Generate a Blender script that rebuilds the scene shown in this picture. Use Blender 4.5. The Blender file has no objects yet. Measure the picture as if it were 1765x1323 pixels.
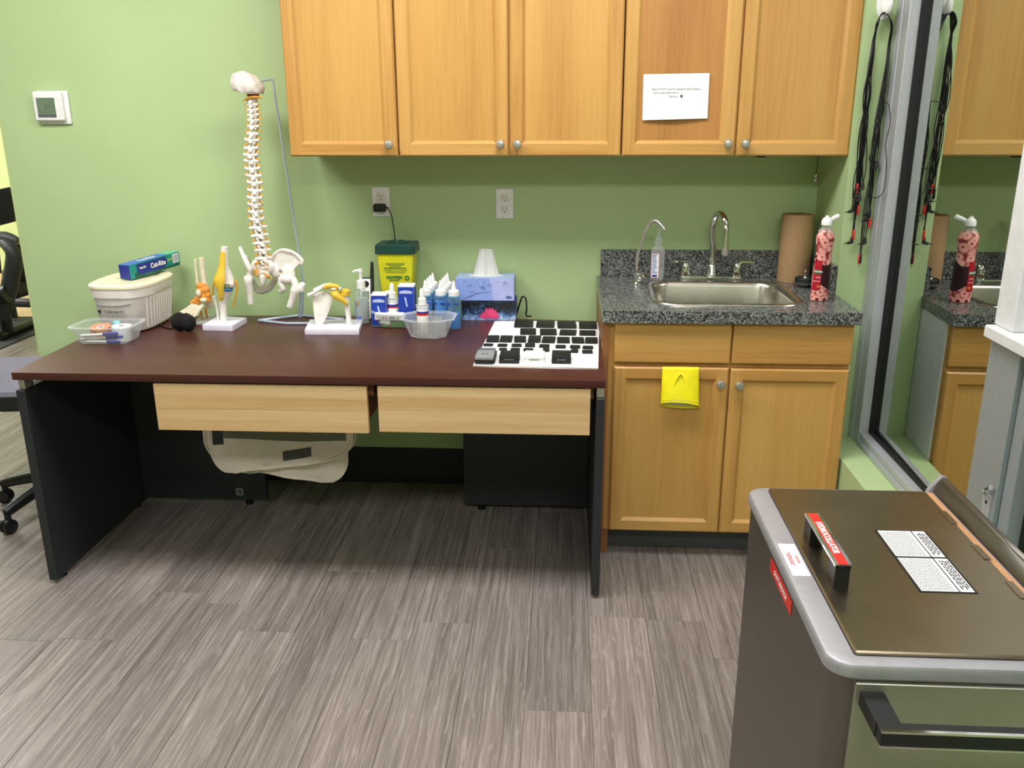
import bpy, bmesh, math, random
from mathutils import Vector, Matrix
random.seed(7)
R = math.radians
scn = bpy.context.scene
COL = scn.collection

# ---------------------------------------------------------------- camera
W, H, FPX = 1765.0, 1323.0, 1518.76
CAM = Vector((0.0, -3.4698, 1.5271))
AX = Vector((0.99820596, 0.05975263, -0.00380469))
AY = Vector((-0.01410216, 0.29639189, 0.95496229))
AF = Vector((-0.05818919, 0.9531954, -0.29670279))
cd = bpy.data.cameras.new('camera')
cam = bpy.data.objects.new('camera', cd)
COL.objects.link(cam)
cd.sensor_fit = 'HORIZONTAL'; cd.sensor_width = 36.0
cd.lens = FPX / W * 36.0
cd.clip_start = 0.05
m = Matrix((AX, AY, -AF)).transposed().to_4x4()
m.translation = CAM
cam.matrix_world = m
scn.camera = cam

# ---------------------------------------------------------------- light
scn.view_settings.view_transform = 'Standard'
scn.view_settings.look = 'None'
scn.view_settings.gamma = 1.0
scn.view_settings.use_curve_mapping = False
scn.view_settings.exposure = 0.07
wd = bpy.data.worlds.new('world'); scn.world = wd; wd.use_nodes = True
wd.node_tree.nodes['Background'].inputs[0].default_value = (0.9, 0.95, 1.0, 1)
wd.node_tree.nodes['Background'].inputs[1].default_value = 0.04

def area(name, loc, sx, sy, power, col=(1, 0.968, 0.99), rot=(0, 0, 0)):
    l = bpy.data.lights.new(name, 'AREA'); l.shape = 'RECTANGLE'
    l.size = sx; l.size_y = sy; l.energy = power; l.color = col
    o = bpy.data.objects.new(name, l); o.location = loc; o.rotation_euler = rot
    COL.objects.link(o); return o
area('ceiling_lamp', (-1.75, -1.35, 2.66), 1.2, 0.55, 42)
area('ceiling_lamp', (-0.05, -1.35, 2.66), 1.2, 0.55, 36)
area('ceiling_lamp', (0.35, -3.70, 2.66), 1.2, 0.45, 43)
area('ceiling_lamp', (-2.4, -3.75, 2.66), 1.2, 0.45, 22)
area('ceiling_lamp', (-4.2, 0.9, 2.66), 1.2, 1.2, 55)
area('ceiling_lamp', (-6.4, 3.2, 2.66), 1.2, 1.2, 110)

# ---------------------------------------------------------------- helpers
def U(px, py, ax, v):
    """point seen at a photograph pixel that lies on the plane ax = v"""
    d = AF * FPX + AX * (px - W / 2) - AY * (py - H / 2)
    i = 'xyz'.index(ax)
    return CAM + d * ((v - CAM[i]) / d[i])

def lin(c):
    if isinstance(c, str):
        c = [int(c[i:i + 2], 16) / 255 for i in (0, 2, 4)]
    return tuple((x / 12.92 if x <= 0.04045 else ((x + 0.055) / 1.055) ** 2.4) for x in c) + (1.0,)

class NT:
    def __init__(s, name):
        s.m = bpy.data.materials.new(name); s.m.use_nodes = True
        s.t = s.m.node_tree; s.n = s.t.nodes; s.l = s.t.links
        s.p = s.n['Principled BSDF']; s.out = s.n['Material Output']
    def add(s, typ, ins=None, **kw):
        n = s.n.new(typ)
        for k, v in kw.items(): setattr(n, k, v)
        for k, v in (ins or {}).items():
            if hasattr(v, 'is_linked') or hasattr(v, 'links'): s.l.new(v, n.inputs[k])
            else: n.inputs[k].default_value = v
        return n
    def set(s, **kw):
        for k, v in kw.items():
            k = {'rough': 'Roughness', 'metal': 'Metallic', 'col': 'Base Color', 'trans': 'Transmission Weight',
                 'ior': 'IOR', 'alpha': 'Alpha', 'spec': 'Specular IOR Level', 'coat': 'Coat Weight',
                 'coatr': 'Coat Roughness', 'sheen': 'Sheen Weight', 'normal': 'Normal',
                 'emit': 'Emission Color', 'emits': 'Emission Strength', 'sss': 'Subsurface Weight'}[k]
            if hasattr(v, 'links'): s.l.new(v, s.p.inputs[k])
            else: s.p.inputs[k].default_value = v
    def coord(s, scale=(1, 1, 1), rnd=True, rot=(0, 0, 0)):
        tc = s.add('ShaderNodeTexCoord')
        v = tc.outputs['Object']
        if rnd:
            oi = s.add('ShaderNodeObjectInfo')
            mu = s.add('ShaderNodeMath', {0: oi.outputs['Random'], 1: 43.0}, operation='MULTIPLY')
            v = s.add('ShaderNodeVectorMath', {0: v, 1: mu.outputs[0]}, operation='ADD').outputs[0]
        mp = s.add('ShaderNodeMapping', {'Vector': v, 'Scale': scale, 'Rotation': rot})
        return mp.outputs[0]
    def noise(s, vec, scale, detail=4, rough=0.55, dist=0.0):
        return s.add('ShaderNodeTexNoise', {'Vector': vec, 'Scale': scale, 'Detail': detail, 'Roughness': rough, 'Distortion': dist}).outputs['Fac']
    def ramp(s, fac, stops, interp='LINEAR'):
        r = s.add('ShaderNodeValToRGB', {'Fac': fac}); e = r.color_ramp.elements
        r.color_ramp.interpolation = interp
        while len(e) < len(stops): e.new(0.5)
        for q, (p, c) in zip(e, stops):
            q.position = p; q.color = lin(c) if isinstance(c, str) or len(c) == 3 else c
        return r.outputs[0]
    def mix(s, fac, a, b, blend='MIX'):
        n = s.add('ShaderNodeMix', data_type='RGBA', blend_type=blend)
        for i, v in ((0, fac), (6, a), (7, b)):
            if hasattr(v, 'links'): s.l.new(v, n.inputs[i])
            else: n.inputs[i].default_value = v
        return n.outputs[2]
    def bump(s, h, strength=0.2, dist=0.002):
        return s.add('ShaderNodeBump', {'Height': h, 'Strength': strength, 'Distance': dist}).outputs[0]

def plain(name, col, rough=0.5, metal=0.0, var=0.06, nscale=30, bump=0.0, **kw):
    t = NT(name); c = lin(col)
    v = t.coord()
    n = t.noise(v, nscale, 3)
    a = tuple(x * (1 - var) for x in c[:3]) + (1,); b = tuple(min(1, x * (1 + var)) for x in c[:3]) + (1,)
    t.set(col=t.ramp(n, [(0.3, a), (0.7, b)]), rough=rough, metal=metal, **kw)
    if bump: t.set(normal=t.bump(t.noise(v, nscale * 6, 3), bump, 0.001))
    return t.m

def wood(name, cols, axis, rough=0.42, fine=60, coarse=9, bump=0.05, coat=0.0):
    t = NT(name)
    st = [1.0, 1.0, 1.0]; st['xyz'.index(axis)] = 0.07
    v = t.coord(tuple(st))
    n1 = t.noise(v, coarse, 3, 0.5, 0.6)
    st2 = [1.0, 1.0, 1.0]; st2['xyz'.index(axis)] = 0.03
    v2 = t.coord(tuple(st2))
    n2 = t.noise(v2, fine * 2.2, 4, 0.65)
    f = t.add('ShaderNodeMix', {0: 0.38, 2: n1, 3: n2}, data_type='FLOAT').outputs[0]
    c = t.ramp(f, [(0.33, cols[0]), (0.5, cols[1]), (0.68, cols[2])])
    t.set(col=c, rough=rough, normal=t.bump(n2, bump, 0.001), coat=coat, coatr=0.25)
    return t.m

def clear(name, col='ffffff', body=0.18, rough=0.12):
    """thin clear or milky plastic: see-through shell with a little body and a gloss"""
    t = NT(name)
    tr = t.add('ShaderNodeBsdfTransparent', {'Color': lin(col)})
    t.set(col=lin(col), rough=rough)
    fr = t.add('ShaderNodeLayerWeight', {'Blend': 0.25})
    nz = t.noise(t.coord(), 20, 2)
    f = t.add('ShaderNodeMath', {0: fr.outputs['Facing'], 1: 0.45}, operation='MULTIPLY').outputs[0]
    f = t.add('ShaderNodeMath', {0: f, 1: body}, operation='ADD').outputs[0]
    g = t.add('ShaderNodeMath', {0: nz, 1: 0.06}, operation='MULTIPLY').outputs[0]
    f = t.add('ShaderNodeMath', {0: f, 1: g}, operation='ADD', use_clamp=True).outputs[0]
    mx = t.add('ShaderNodeMixShader', {0: f, 1: tr.outputs[0], 2: t.p.outputs[0]})
    t.l.new(mx.outputs[0], t.out.inputs['Surface'])
    return t.m

def fuse(b, voxel=.003, it=4):
    """melt overlapping lumps into one smooth skin"""
    me = b.mesh('t'); o = bpy.data.objects.new('t', me); COL.objects.link(o)
    r = o.modifiers.new('r', 'REMESH'); r.mode = 'VOXEL'; r.voxel_size = voxel
    s = o.modifiers.new('s', 'SMOOTH'); s.iterations = it; s.factor = .5
    bpy.context.view_layer.update()
    m2 = bpy.data.meshes.new_from_object(o.evaluated_get(bpy.context.evaluated_depsgraph_get()))
    bpy.data.objects.remove(o); bpy.data.meshes.remove(me); return m2

class B:
    """collects shapes into one bmesh"""
    def __init__(s): s.b = bmesh.new()
    def box(s, x0, x1, y0, y1, z0, z1, bev=0.0, seg=1, mat=None):
        t = bmesh.new()
        bmesh.ops.create_cube(t, size=1)
        for v in t.verts:
            v.co = Vector(((x0 + x1) / 2 + v.co.x * abs(x1 - x0), (y0 + y1) / 2 + v.co.y * abs(y1 - y0), (z0 + z1) / 2 + v.co.z * abs(z1 - z0)))
        if bev: bmesh.ops.bevel(t, geom=t.edges[:], offset=bev, segments=seg, affect='EDGES', profile=0.6)
        s.merge(t, mat); return s
    def merge(s, t, mat=None):
        if mat is not None: bmesh.ops.transform(t, matrix=mat, verts=t.verts)
        me = bpy.data.meshes.new('tmp'); t.to_mesh(me); t.free()
        s.b.from_mesh(me); bpy.data.meshes.remove(me)
    def lathe(s, prof, c=(0, 0, 0), seg=24, mat=None, sx=1.0, sy=1.0, cap=True):
        t = bmesh.new(); rings = []
        for r, z in prof:
            rings.append([t.verts.new((c[0] + r * sx * math.cos(2 * math.pi * i / seg), c[1] + r * sy * math.sin(2 * math.pi * i / seg), c[2] + z)) for i in range(seg)])
        s._rings(t, rings, cap); s.merge(t, mat); return s
    def _rings(s, t, rings, cap=True, closed=True):
        for a, b in zip(rings, rings[1:]):
            n = len(a)
            for i in range(n if closed else n - 1):
                j = (i + 1) % n
                t.faces.new((a[i], a[j], b[j], b[i]))
        if cap:
            t.faces.new(rings[0][::-1]); t.faces.new(rings[-1])
        bmesh.ops.recalc_face_normals(t, faces=t.faces)
    def loft(s, rings, cap=True, mat=None):
        t = bmesh.new()
        rr = [[t.verts.new(p) for p in ring] for ring in rings]
        s._rings(t, rr, cap); s.merge(t, mat); return s
    def tube(s, pts, r, seg=8, smooth=0, mat=None):
        pts = [Vector(p) for p in pts]
        rad = list(r) if isinstance(r, (list, tuple)) else [r] * len(pts)
        if smooth:
            q, qr = [], []
            n = len(pts)
            for i in range(n - 1):
                p0, p1, p2, p3 = pts[max(i - 1, 0)], pts[i], pts[i + 1], pts[min(i + 2, n - 1)]
                for k in range(smooth):
                    u = k / smooth
                    q.append(0.5 * ((2 * p1) + (p2 - p0) * u + (2 * p0 - 5 * p1 + 4 * p2 - p3) * u * u + (3 * p1 - p0 - 3 * p2 + p3) * u ** 3))
                    qr.append(rad[i] * (1 - u) + rad[i + 1] * u)
            q.append(pts[-1]); qr.append(rad[-1]); pts, rad = q, qr
        rings = []; nrm = None
        for i, p in enumerate(pts):
            d = (pts[min(i + 1, len(pts) - 1)] - pts[max(i - 1, 0)]).normalized()
            if nrm is None:
                nrm = d.orthogonal().normalized()
            else:
                nrm = (nrm - d * nrm.dot(d))
                nrm = nrm.normalized() if nrm.length > 1e-6 else d.orthogonal().normalized()
            bn = d.cross(nrm)
            rings.append([p + (nrm * math.cos(2 * math.pi * k / seg) + bn * math.sin(2 * math.pi * k / seg)) * rad[i] for k in range(seg)])
        return s.loft(rings, True, mat)
    def ell(s, c, r, seg=14, rings=9, mat=None, rot=None):
        t = bmesh.new()
        bmesh.ops.create_uvsphere(t, u_segments=seg, v_segments=rings, radius=1)
        M = Matrix.Translation(Vector(c)) @ (rot.to_4x4() if rot else Matrix.Identity(4)) @ Matrix.Diagonal((r[0], r[1], r[2], 1))
        bmesh.ops.transform(t, matrix=M, verts=t.verts)
        s.merge(t, mat); return s
    def prism(s, poly, d0, d1, plane='xz', bev=0.0, mat=None, bend=None):
        """poly in the plane, extruded from d0 to d1 along the third axis; bend(u, v) offsets the third axis"""
        t = bmesh.new()
        def P(u, v, d):
            if bend: d = d + bend(u, v)
            return {'xz': (u, d, v), 'xy': (u, v, d), 'yz': (d, u, v)}[plane]
        a = [t.verts.new(P(u, v, d0)) for u, v in poly]; b = [t.verts.new(P(u, v, d1)) for u, v in poly]
        n = len(poly)
        t.faces.new(a[::-1]); t.faces.new(b)
        for i in range(n):
            j = (i + 1) % n; t.faces.new((a[i], a[j], b[j], b[i]))
        bmesh.ops.recalc_face_normals(t, faces=t.faces)
        if bev: bmesh.ops.bevel(t, geom=t.edges[:], offset=bev, segments=2, affect='EDGES', profile=0.6)
        s.merge(t, mat); return s
    def poly(s, pts):
        s.b.faces.new([s.b.verts.new(p) for p in pts]); return s
    def mesh(s, name):
        me = bpy.data.meshes.new(name); s.b.to_mesh(me); s.b.free(); return me

def link(o, parent=None):
    COL.objects.link(o)
    if parent: o.parent = parent
    return o
def obj(name, b, mat, parent=None, sm=35, loc=None, kind=None):
    me = b if isinstance(b, bpy.types.Mesh) else b.mesh(name)
    if not me.materials: me.materials.append(mat)
    if sm:
        me.polygons.foreach_set('use_smooth', [True] * len(me.polygons))
        me.set_sharp_from_angle(angle=R(sm))
    o = bpy.data.objects.new(name, me); link(o, parent)
    if loc is not None: o.location = loc
    if kind: o['kind'] = kind
    return o
def tag(o, label, cat, group=None):
    o['label'] = label; o['category'] = cat
    if group: o['group'] = group
    return o
def thing(name, label, cat, loc=(0, 0, 0), rz=0.0, group=None):
    o = bpy.data.objects.new(name, None); COL.objects.link(o)
    o.empty_display_size = 0.05
    o.location = loc; o.rotation_euler = (0, 0, rz)
    return tag(o, label, cat, group)
def struct(name, b, mat, parent=None, sm=0):
    o = obj(name, b, mat, parent, sm); o['kind'] = 'structure'; return o
def dup(root, label, loc=None, rz=None, group=None):
    r = root.copy(); COL.objects.link(r); r['label'] = label
    if loc is not None: r.location = loc
    if rz is not None: r.rotation_euler = (0, 0, rz)
    if group: r['group'] = group
    for ch in list(root.children):
        c = ch.copy(); COL.objects.link(c); c.parent = r
        for g in ch.children:
            d = g.copy(); COL.objects.link(d); d.parent = c
    return r
def lettering(text, size, mat, parent, M, name='lettering', align='CENTER', depth=0.0003, bold=0.0, squash=1.0):
    """flat print: letters as a thin mesh; M maps (right, up, out) of the text onto the parent's space"""
    c = bpy.data.curves.new('t', 'FONT'); c.body = text; c.size = size; c.extrude = depth; c.offset = bold
    c.align_x = align; c.align_y = 'CENTER'; c.resolution_u = 2; c.space_line = 0.95
    o = bpy.data.objects.new('t', c); COL.objects.link(o)
    bpy.context.view_layer.update()
    me = bpy.data.meshes.new_from_object(o.evaluated_get(bpy.context.evaluated_depsgraph_get()))
    bpy.data.objects.remove(o); bpy.data.curves.remove(c)
    me.transform(M @ Matrix.Diagonal((squash, 1, 1, 1)))
    me.name = name
    me.materials.clear()
    return obj(name, me, mat, parent, 0)
def frame(o, right, up):
    right = Vector(right).normalized(); up = Vector(up); out = right.cross(up).normalized(); up = out.cross(right)
    M = Matrix((right, up, out)).transposed().to_4x4(); M.translation = Vector(o); return M
def rrect(cx, cy, hx, hy, r, k=5):
    out = []
    for sx, sy, a0 in ((1, 1, 0), (-1, 1, 90), (-1, -1, 180), (1, -1, 270)):
        for i in range(k + 1):
            a = R(a0 + 90 * i / k)
            out.append((cx + sx * (hx - r) + r * math.cos(a), cy + sy * (hy - r) + r * math.sin(a)))
    return out
def rring(cx, cy, hx, hy, r, z, k=5): return [Vector((x, y, z)) for x, y in rrect(cx, cy, hx, hy, r, k)]
FRONT = lambda o: frame(o, (1, 0, 0), (0, 0, 1))     # print on a face that looks towards -y
TOP = lambda o: frame(o, (1, 0, 0), (0, 1, 0))       # print on a top face

# ---------------------------------------------------------------- materials
M = {}
def paint(name, col):
    t = NT(name); v = t.coord(rnd=False)
    n = t.noise(v, 2.5, 3); n2 = t.noise(v, 260, 2)
    c = lin(col)
    t.set(col=t.ramp(n, [(0.3, tuple(x * .97 for x in c[:3]) + (1,)), (0.7, tuple(x * 1.03 for x in c[:3]) + (1,))]), rough=0.55,
          normal=t.bump(n2, 0.06, 0.001))
    return t.m
M['green'] = paint('green_wall_paint', 'b3cb93')
M['ceil'] = plain('ceiling_tile', 'e4e4de', 0.9)
M['beige'] = paint('room_paint', 'd8d8cc')
M['oak_v'] = wood('honey_oak_upright', ['b07b3b', 'c5964f', 'd2a560'], 'z')
M['oak_h'] = wood('honey_oak_level', ['b07b3b', 'c5964f', 'd2a560'], 'x')
M['oak_panel'] = wood('honey_oak_panel', ['b68341', 'c6974f', 'd0a35b'], 'z', coarse=5)
M['oak_dark'] = wood('darker_oak_panel', ['a16c32', 'b58040', 'c08b4b'], 'z', coarse=6)
M['oak_side'] = wood('brown_end_panel', ['7d4f2c', '8f5e36', '9b693f'], 'z')
M['maple'] = wood('maple_board', ['c8a06a', 'd8b582', 'e3c394'], 'x', coarse=12, rough=0.5)
M['maple_l'] = wood('pale_maple_board', ['d0ab77', 'dcbb89', 'e6c99a'], 'x', coarse=12, rough=0.5)
M['maple_d'] = wood('warm_maple_board', ['c39a64', 'd3af7b', 'debc8c'], 'x', coarse=12, rough=0.5)
M['drawer_side'] = wood('drawer_side_ply', ['6a4125', '855331', '94603c'], 'y')
M['mahog'] = wood('dark_mahogany_laminate', ['40211b', '4e2b24', '5a342b'], 'x', rough=0.36, coarse=5, bump=0.015)
M['mahog'].node_tree.nodes['Principled BSDF'].inputs['Specular IOR Level'].default_value = 0.3
M['charcoal'] = plain('charcoal_laminate', '24272a', 0.55, nscale=140, bump=0.04)
M['black'] = plain('black_plastic', '111213', 0.42)
M['rubber'] = plain('black_rubber', '141515', 0.6)
M['white'] = plain('white_plastic', 'eeeeea', 0.4)
M['offw'] = plain('off_white_plastic', 'e9e3dc', 0.45)
M['paper'] = plain('white_paper', 'f6f6f5', 0.8, var=0.01)
M['ink'] = plain('dark_ink', '2a2a2c', 0.7)
M['inkgrey'] = plain('grey_ink', '8d8d90', 0.8)
M['grey'] = plain('grey_plastic', '8d9090', 0.4)
M['dgrey'] = plain('dark_grey_plastic', '46494a', 0.45)
M['lcd'] = plain('grey_green_display', '6c8267', 0.25)
M['lcd_d'] = plain('dark_display_bar', '5b6360', 0.3)
M['chrome'] = plain('chrome', 'd8d8d6', 0.08, 1.0, var=0.02)
M['nickel'] = plain('brushed_nickel', 'c4c0b6', 0.32, 0.75)
M['alu'] = plain('aluminium_frame', 'b9bdc0', 0.45, 0.35, nscale=90)
M['alu_d'] = plain('grey_aluminium_mullion', '9aa3a5', 0.45, 0.3, nscale=90)
M['alu_w'] = plain('white_window_trim', 'd6d8d7', 0.5)
M['gasket'] = plain('black_gasket', '0d0e0e', 0.6)
t = NT('tinted_window_glass'); nn = t.noise(t.coord(), 3, 2)
t.set(col=t.ramp(nn, [(0.3, (0.60, 0.63, 0.60, 1)), (0.7, (0.63, 0.66, 0.63, 1))]), metal=1.0, rough=0.0); M['mirror'] = t.m
def steel(name, col, rough, sc, aniso=0.0, arot=0.0):
    t = NT(name)
    n = t.noise(t.coord(sc), 40, 3, 0.6); n2 = t.noise(t.coord(), 6, 4, 0.6)
    c = lin(col)
    t.set(col=t.ramp(n2, [(0.3, tuple(x * .93 for x in c[:3]) + (1,)), (0.7, tuple(x * 1.05 for x in c[:3]) + (1,))]), metal=1.0,
          rough=t.ramp(n2, [(0.3, (rough * .9,) * 3 + (1,)), (0.75, (rough * 1.14,) * 3 + (1,))]), normal=t.bump(n, 0.05, 0.0006))
    if aniso:
        tg = t.add('ShaderNodeTangent', direction_type='RADIAL', axis='Z')
        t.l.new(tg.outputs[0], t.p.inputs['Tangent']); t.p.inputs['Anisotropic'].default_value = aniso
        t.p.inputs['Anisotropic Rotation'].default_value = arot
    return t.m
M['steel'] = steel('stainless_steel', '8c8883', 0.45, (0.04, 0.04, 1), 0.85, 0.0)
M['steel_f'] = steel('brushed_front_panel', 'b6b6a8', 0.55, (0.04, 1, 1))
M['steel_lid'] = steel('worn_stainless_lid', '948872', 0.30, (0.3, 0.05, 1))
M['steel_rim'] = plain('brushed_steel_rim', 'adadb2', 0.45, 0.65, var=.05, nscale=50)
M['steel_sink'] = steel('sink_steel', 'bdb9ae', 0.27, (0.1, 1, 1))
M['copper'] = plain('bare_wood_strip', 'bb8a5c', 0.5)
t = NT('grey_speckled_laminate'); v = t.coord(rnd=False)
vo = t.add('ShaderNodeTexVoronoi', {'Vector': v, 'Scale': 240.0})
sep = t.add('ShaderNodeSeparateColor', {0: vo.outputs['Color']})
n = t.noise(v, 120, 3, 0.6)
f = t.add('ShaderNodeMix', {0: 0.45, 2: sep.outputs[0], 3: n}, data_type='FLOAT').outputs[0]
t.set(col=t.ramp(f, [(0.28, '242627'), (0.42, '4a4d4e'), (0.57, '707270'), (0.76, '969894')]), rough=0.22)
M['granite'] = t.m
def plank_mat():
    t = NT('grey_wood_floor')
    v = t.coord((1, 0.036, 1)); v2 = t.coord((1, 0.02, 1)); v3 = t.coord((1, 0.085, 1))
    n1 = t.noise(v, 30, 6, 0.66, 0.4)
    n2 = t.noise(v2, 150, 3, 0.6)
    wv = t.add('ShaderNodeTexWave', {'Vector': v3, 'Scale': 17.0, 'Distortion': 13.0, 'Detail': 4.0, 'Detail Scale': 2.2}, wave_type='BANDS', bands_direction='X').outputs['Fac']
    base = t.ramp(n1, [(0.28, '5f5751'), (0.5, '7d746d'), (0.72, '988f89')])
    st = t.ramp(n2, [(0.50, (0, 0, 0, 1)), (0.70, (1, 1, 1, 1))])
    wl = t.ramp(wv, [(0.80, (0, 0, 0, 1)), (0.96, (1, 1, 1, 1))])
    s2 = t.add('ShaderNodeMath', {0: st, 1: 0.36}, operation='MULTIPLY').outputs[0]
    c = t.mix(s2, base, lin('c0b7b1'))
    n4 = t.noise(t.coord((1, .3, 1)), 5, 2)
    w2 = t.add('ShaderNodeMath', {0: wl, 1: n4}, operation='MULTIPLY').outputs[0]
    w2 = t.add('ShaderNodeMath', {0: w2, 1: 0.32}, operation='MULTIPLY').outputs[0]
    c = t.mix(w2, c, lin('c8bfb9'))
    oi = t.add('ShaderNodeObjectInfo')
    k = t.ramp(oi.outputs['Random'], [(0.0, (0.86, 0.86, 0.86, 1)), (1.0, (1.08, 1.07, 1.06, 1))])
    c = t.mix(1.0, c, k, 'MULTIPLY')
    t.set(col=c, rough=0.42, normal=t.bump(n2, 0.08, 0.001))
    return t.m
M['floor'] = plank_mat()
M['bone'] = plain('white_bone_plastic', 'f0ece2', 0.45, nscale=60, bump=0.1)
M['bone_t'] = plain('grey_bone_plastic', 'd9d2c8', 0.5, nscale=60, bump=0.15)
M['bone_y'] = plain('cream_bone_plastic', 'ece0c4', 0.5, nscale=60, bump=0.15)
M['nerve'] = plain('yellow_nerve', 'e0a02a', 0.5)
M['ligy'] = plain('yellow_ligament', 'e8c23c', 0.4)
M['ligo'] = plain('orange_ligament', 'ee9a3c', 0.5)
M['disc'] = plain('blue_cartilage', '3d84c2', 0.4)
M['red'] = plain('red_plastic', 'd5281f', 0.4)
M['redin'] = plain('dull_red_disc', '9a2d22', 0.5)
M['rod'] = plain('pale_blue_metal_rod', 'b4c4d4', 0.35, 0.3)
M['base_w'] = plain('lilac_white_base', 'e6e3f0', 0.45)
M['yellow'] = plain('bright_yellow_plastic', 'cbc81e', 0.4)
M['dgreen'] = plain('dark_green_lid', '123c33', 0.4)
M['pgreen'] = plain('green_print', '1f6a34', 0.6)
M['blue'] = plain('royal_blue_card', '1f3fa8', 0.45)
M['lblue'] = plain('pale_blue_print', 'b9c6ea', 0.5)
M['gelblue'] = plain('blue_gel', '3aa0e0', 0.12, var=0.1, nscale=10)
M['shell'] = clear('clear_plastic', 'f2f5f4', 0.10)
M['milky'] = clear('milky_clear_plastic', 'f0f2f2', 0.17, 0.2)
M['pack'] = clear('frosted_clear_plastic', 'e9eaea', 0.30, 0.2)
M['shellblue'] = clear('pale_blue_clear_plastic', 'b4dcf2', 0.10)
M['gel'] = clear('clear_gel', 'dde6e4', 0.3, 0.05)
M['teal'] = plain('teal_card', '1b8f86', 0.4)
M['dteal'] = plain('dark_teal_card', '14594c', 0.45)
M['lteal'] = plain('pale_teal_card', '63bda0', 0.4)
M['navy'] = plain('navy_card', '242f8c', 0.4)
M['blue2'] = plain('mid_blue_card', '3f6cc0', 0.4)
M['lime'] = plain('lime_print', 'b6d84a', 0.5)
M['kl'] = plain('periwinkle_card', '8ea4e2', 0.5)
M['kl2'] = plain('pale_periwinkle_card', 'b0b8e8', 0.5)
M['kltop'] = plain('pale_blue_card_top', 'a2b8da', 0.5)
M['klink'] = plain('slate_print', '55659c', 0.5)
t = NT('dark_splash_print'); v = t.coord((1, 1, 1.0), rnd=False)
n = t.noise(v, 32, 5, 0.7, 1.0)
tc = t.add('ShaderNodeTexCoord'); sz = t.add('ShaderNodeSeparateXYZ', {0: tc.outputs['Object']})
up = t.add('ShaderNodeMapRange', {'Value': sz.outputs[2], 'From Min': 0.0, 'From Max': 0.05, 'To Min': 0.22, 'To Max': -0.05}).outputs[0]
f = t.add('ShaderNodeMath', {0: n, 1: up}, operation='ADD').outputs[0]
t.set(col=t.ramp(f, [(0.42, '10141a'), (0.55, '28405f'), (0.66, '5f86c0'), (0.8, 'b7cdea')]), rough=0.4); M['splash'] = t.m
M['pink'] = plain('pink_petal_print', 'e0467a', 0.5, var=0.2)
M['tissue'] = plain('white_tissue', 'fcfcf8', 0.9, bump=0.1)
M['kraft'] = plain('brown_paper_towel', 'a5845d', 0.85, nscale=90, bump=0.1)
M['soapred'] = plain('deep_red_liquid', 'a01426', 0.25)
M['label_b'] = plain('label_blue', '5d76b8', 0.5)
M['glove'] = plain('yellow_rubber', 'f2e500', 0.5, var=0.08, nscale=25)
M['glove_in'] = plain('pale_cotton_lining', 'e3e2a8', 0.8)
M['tan'] = plain('tan_tape', 'c98d68', 0.7)
M['penblue'] = plain('blue_pen_plastic', '2c3f9e', 0.35)
M['foam'] = plain('black_fuzzy_foam', '0b0b0c', 0.95, bump=0.6)
M['chairseat'] = plain('grey_seat_fabric', '7b7987', 0.85, nscale=90, bump=0.3)
M['gymfloor'] = plain('black_gym_mat', '2a2d2e', 0.7, nscale=80)
M['gymwood'] = plain('tan_gym_floor', 'c9a987', 0.5)
M['gymgreen'] = paint('pale_yellow_green_paint', 'd6e6a6')
t = NT('beige_terry_cloth'); v = t.coord()
n = t.noise(v, 380, 3, 0.7); n2 = t.noise(v, 9, 3)
t.set(col=t.ramp(n2, [(0.3, 'dccfc2'), (0.7, 'e8dccf')]), rough=0.95, sheen=0.3, normal=t.bump(n, 0.5, 0.002)); M['terry'] = t.m
M['terry_in'] = plain('grey_green_mesh_lining', '9c9c86', 0.95, nscale=200, bump=0.3)
M['velcro'] = plain('grey_hook_tape', '77797a', 0.9, nscale=300, bump=0.4)
M['piping'] = plain('pale_cotton_binding', 'e8ddcd', 0.9)
t = NT('flowered_label'); v = t.coord(rnd=False)
vo = t.add('ShaderNodeTexVoronoi', {'Vector': v, 'Scale': 43.0, 'Randomness': 0.8})
t.set(col=t.ramp(vo.outputs['Distance'], [(0.0, '3a1414'), (0.22, '6b2022'), (0.29, 'b8524e'), (0.36, 'f2b6a8'), (0.58, 'e69a90'), (0.72, '8c2c34')]), rough=0.3)
M['flower'] = t.m

# ---------------------------------------------------------------- setting
XW, YJ, XF, XG, ZS = 0.951, -0.353, 1.047, 1.092, 0.384
ZD, ZC = 0.747, 0.902
sub = struct('floor', B().box(-8, 1.3, -5.6, 7, -0.05, -0.004), M['floor'])
# planks: rows along y
def visible(x, y):
    d = Vector((x, y, 0)) - CAM; z = d.dot(AF)
    if z < 0.3: return False
    px = W / 2 + FPX * d.dot(AX) / z; py = H / 2 - FPX * d.dot(AY) / z
    return -110 < px < W + 40 and -40 < py < H + 130
joints = {0: -1.484, 1: -1.018, 2: -1.03, -3: -1.18, -6: -1.008, -8: -1.228, -4: -0.776}
PW, PL = 0.18, 1.22
bmat = {}
for k in range(-30, 6):
    x0 = -0.092 + k * PW
    off = joints.get(k, -1.3 + random.random() * PL)
    y = off - 3 * PL
    while y < 2.4:
        y0, y1 = y, y + PL; y += PL
        xc = x0 + PW / 2
        if xc > -2.3 and y0 > 0.06: continue
        if y1 > 0.1 and xc > -2.2: y1 = 0.1
        if xc > 0.98 or not any(visible(xc, y0 + (y1 - y0) * q / 6) for q in range(7)): continue
        struct('floor_plank', B().box(x0 + .0006, x0 + PW - .0006, y0 + .0006, y1 - .0006, -0.004, 0.0, 0.0009), M['floor'], sub)

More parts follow.
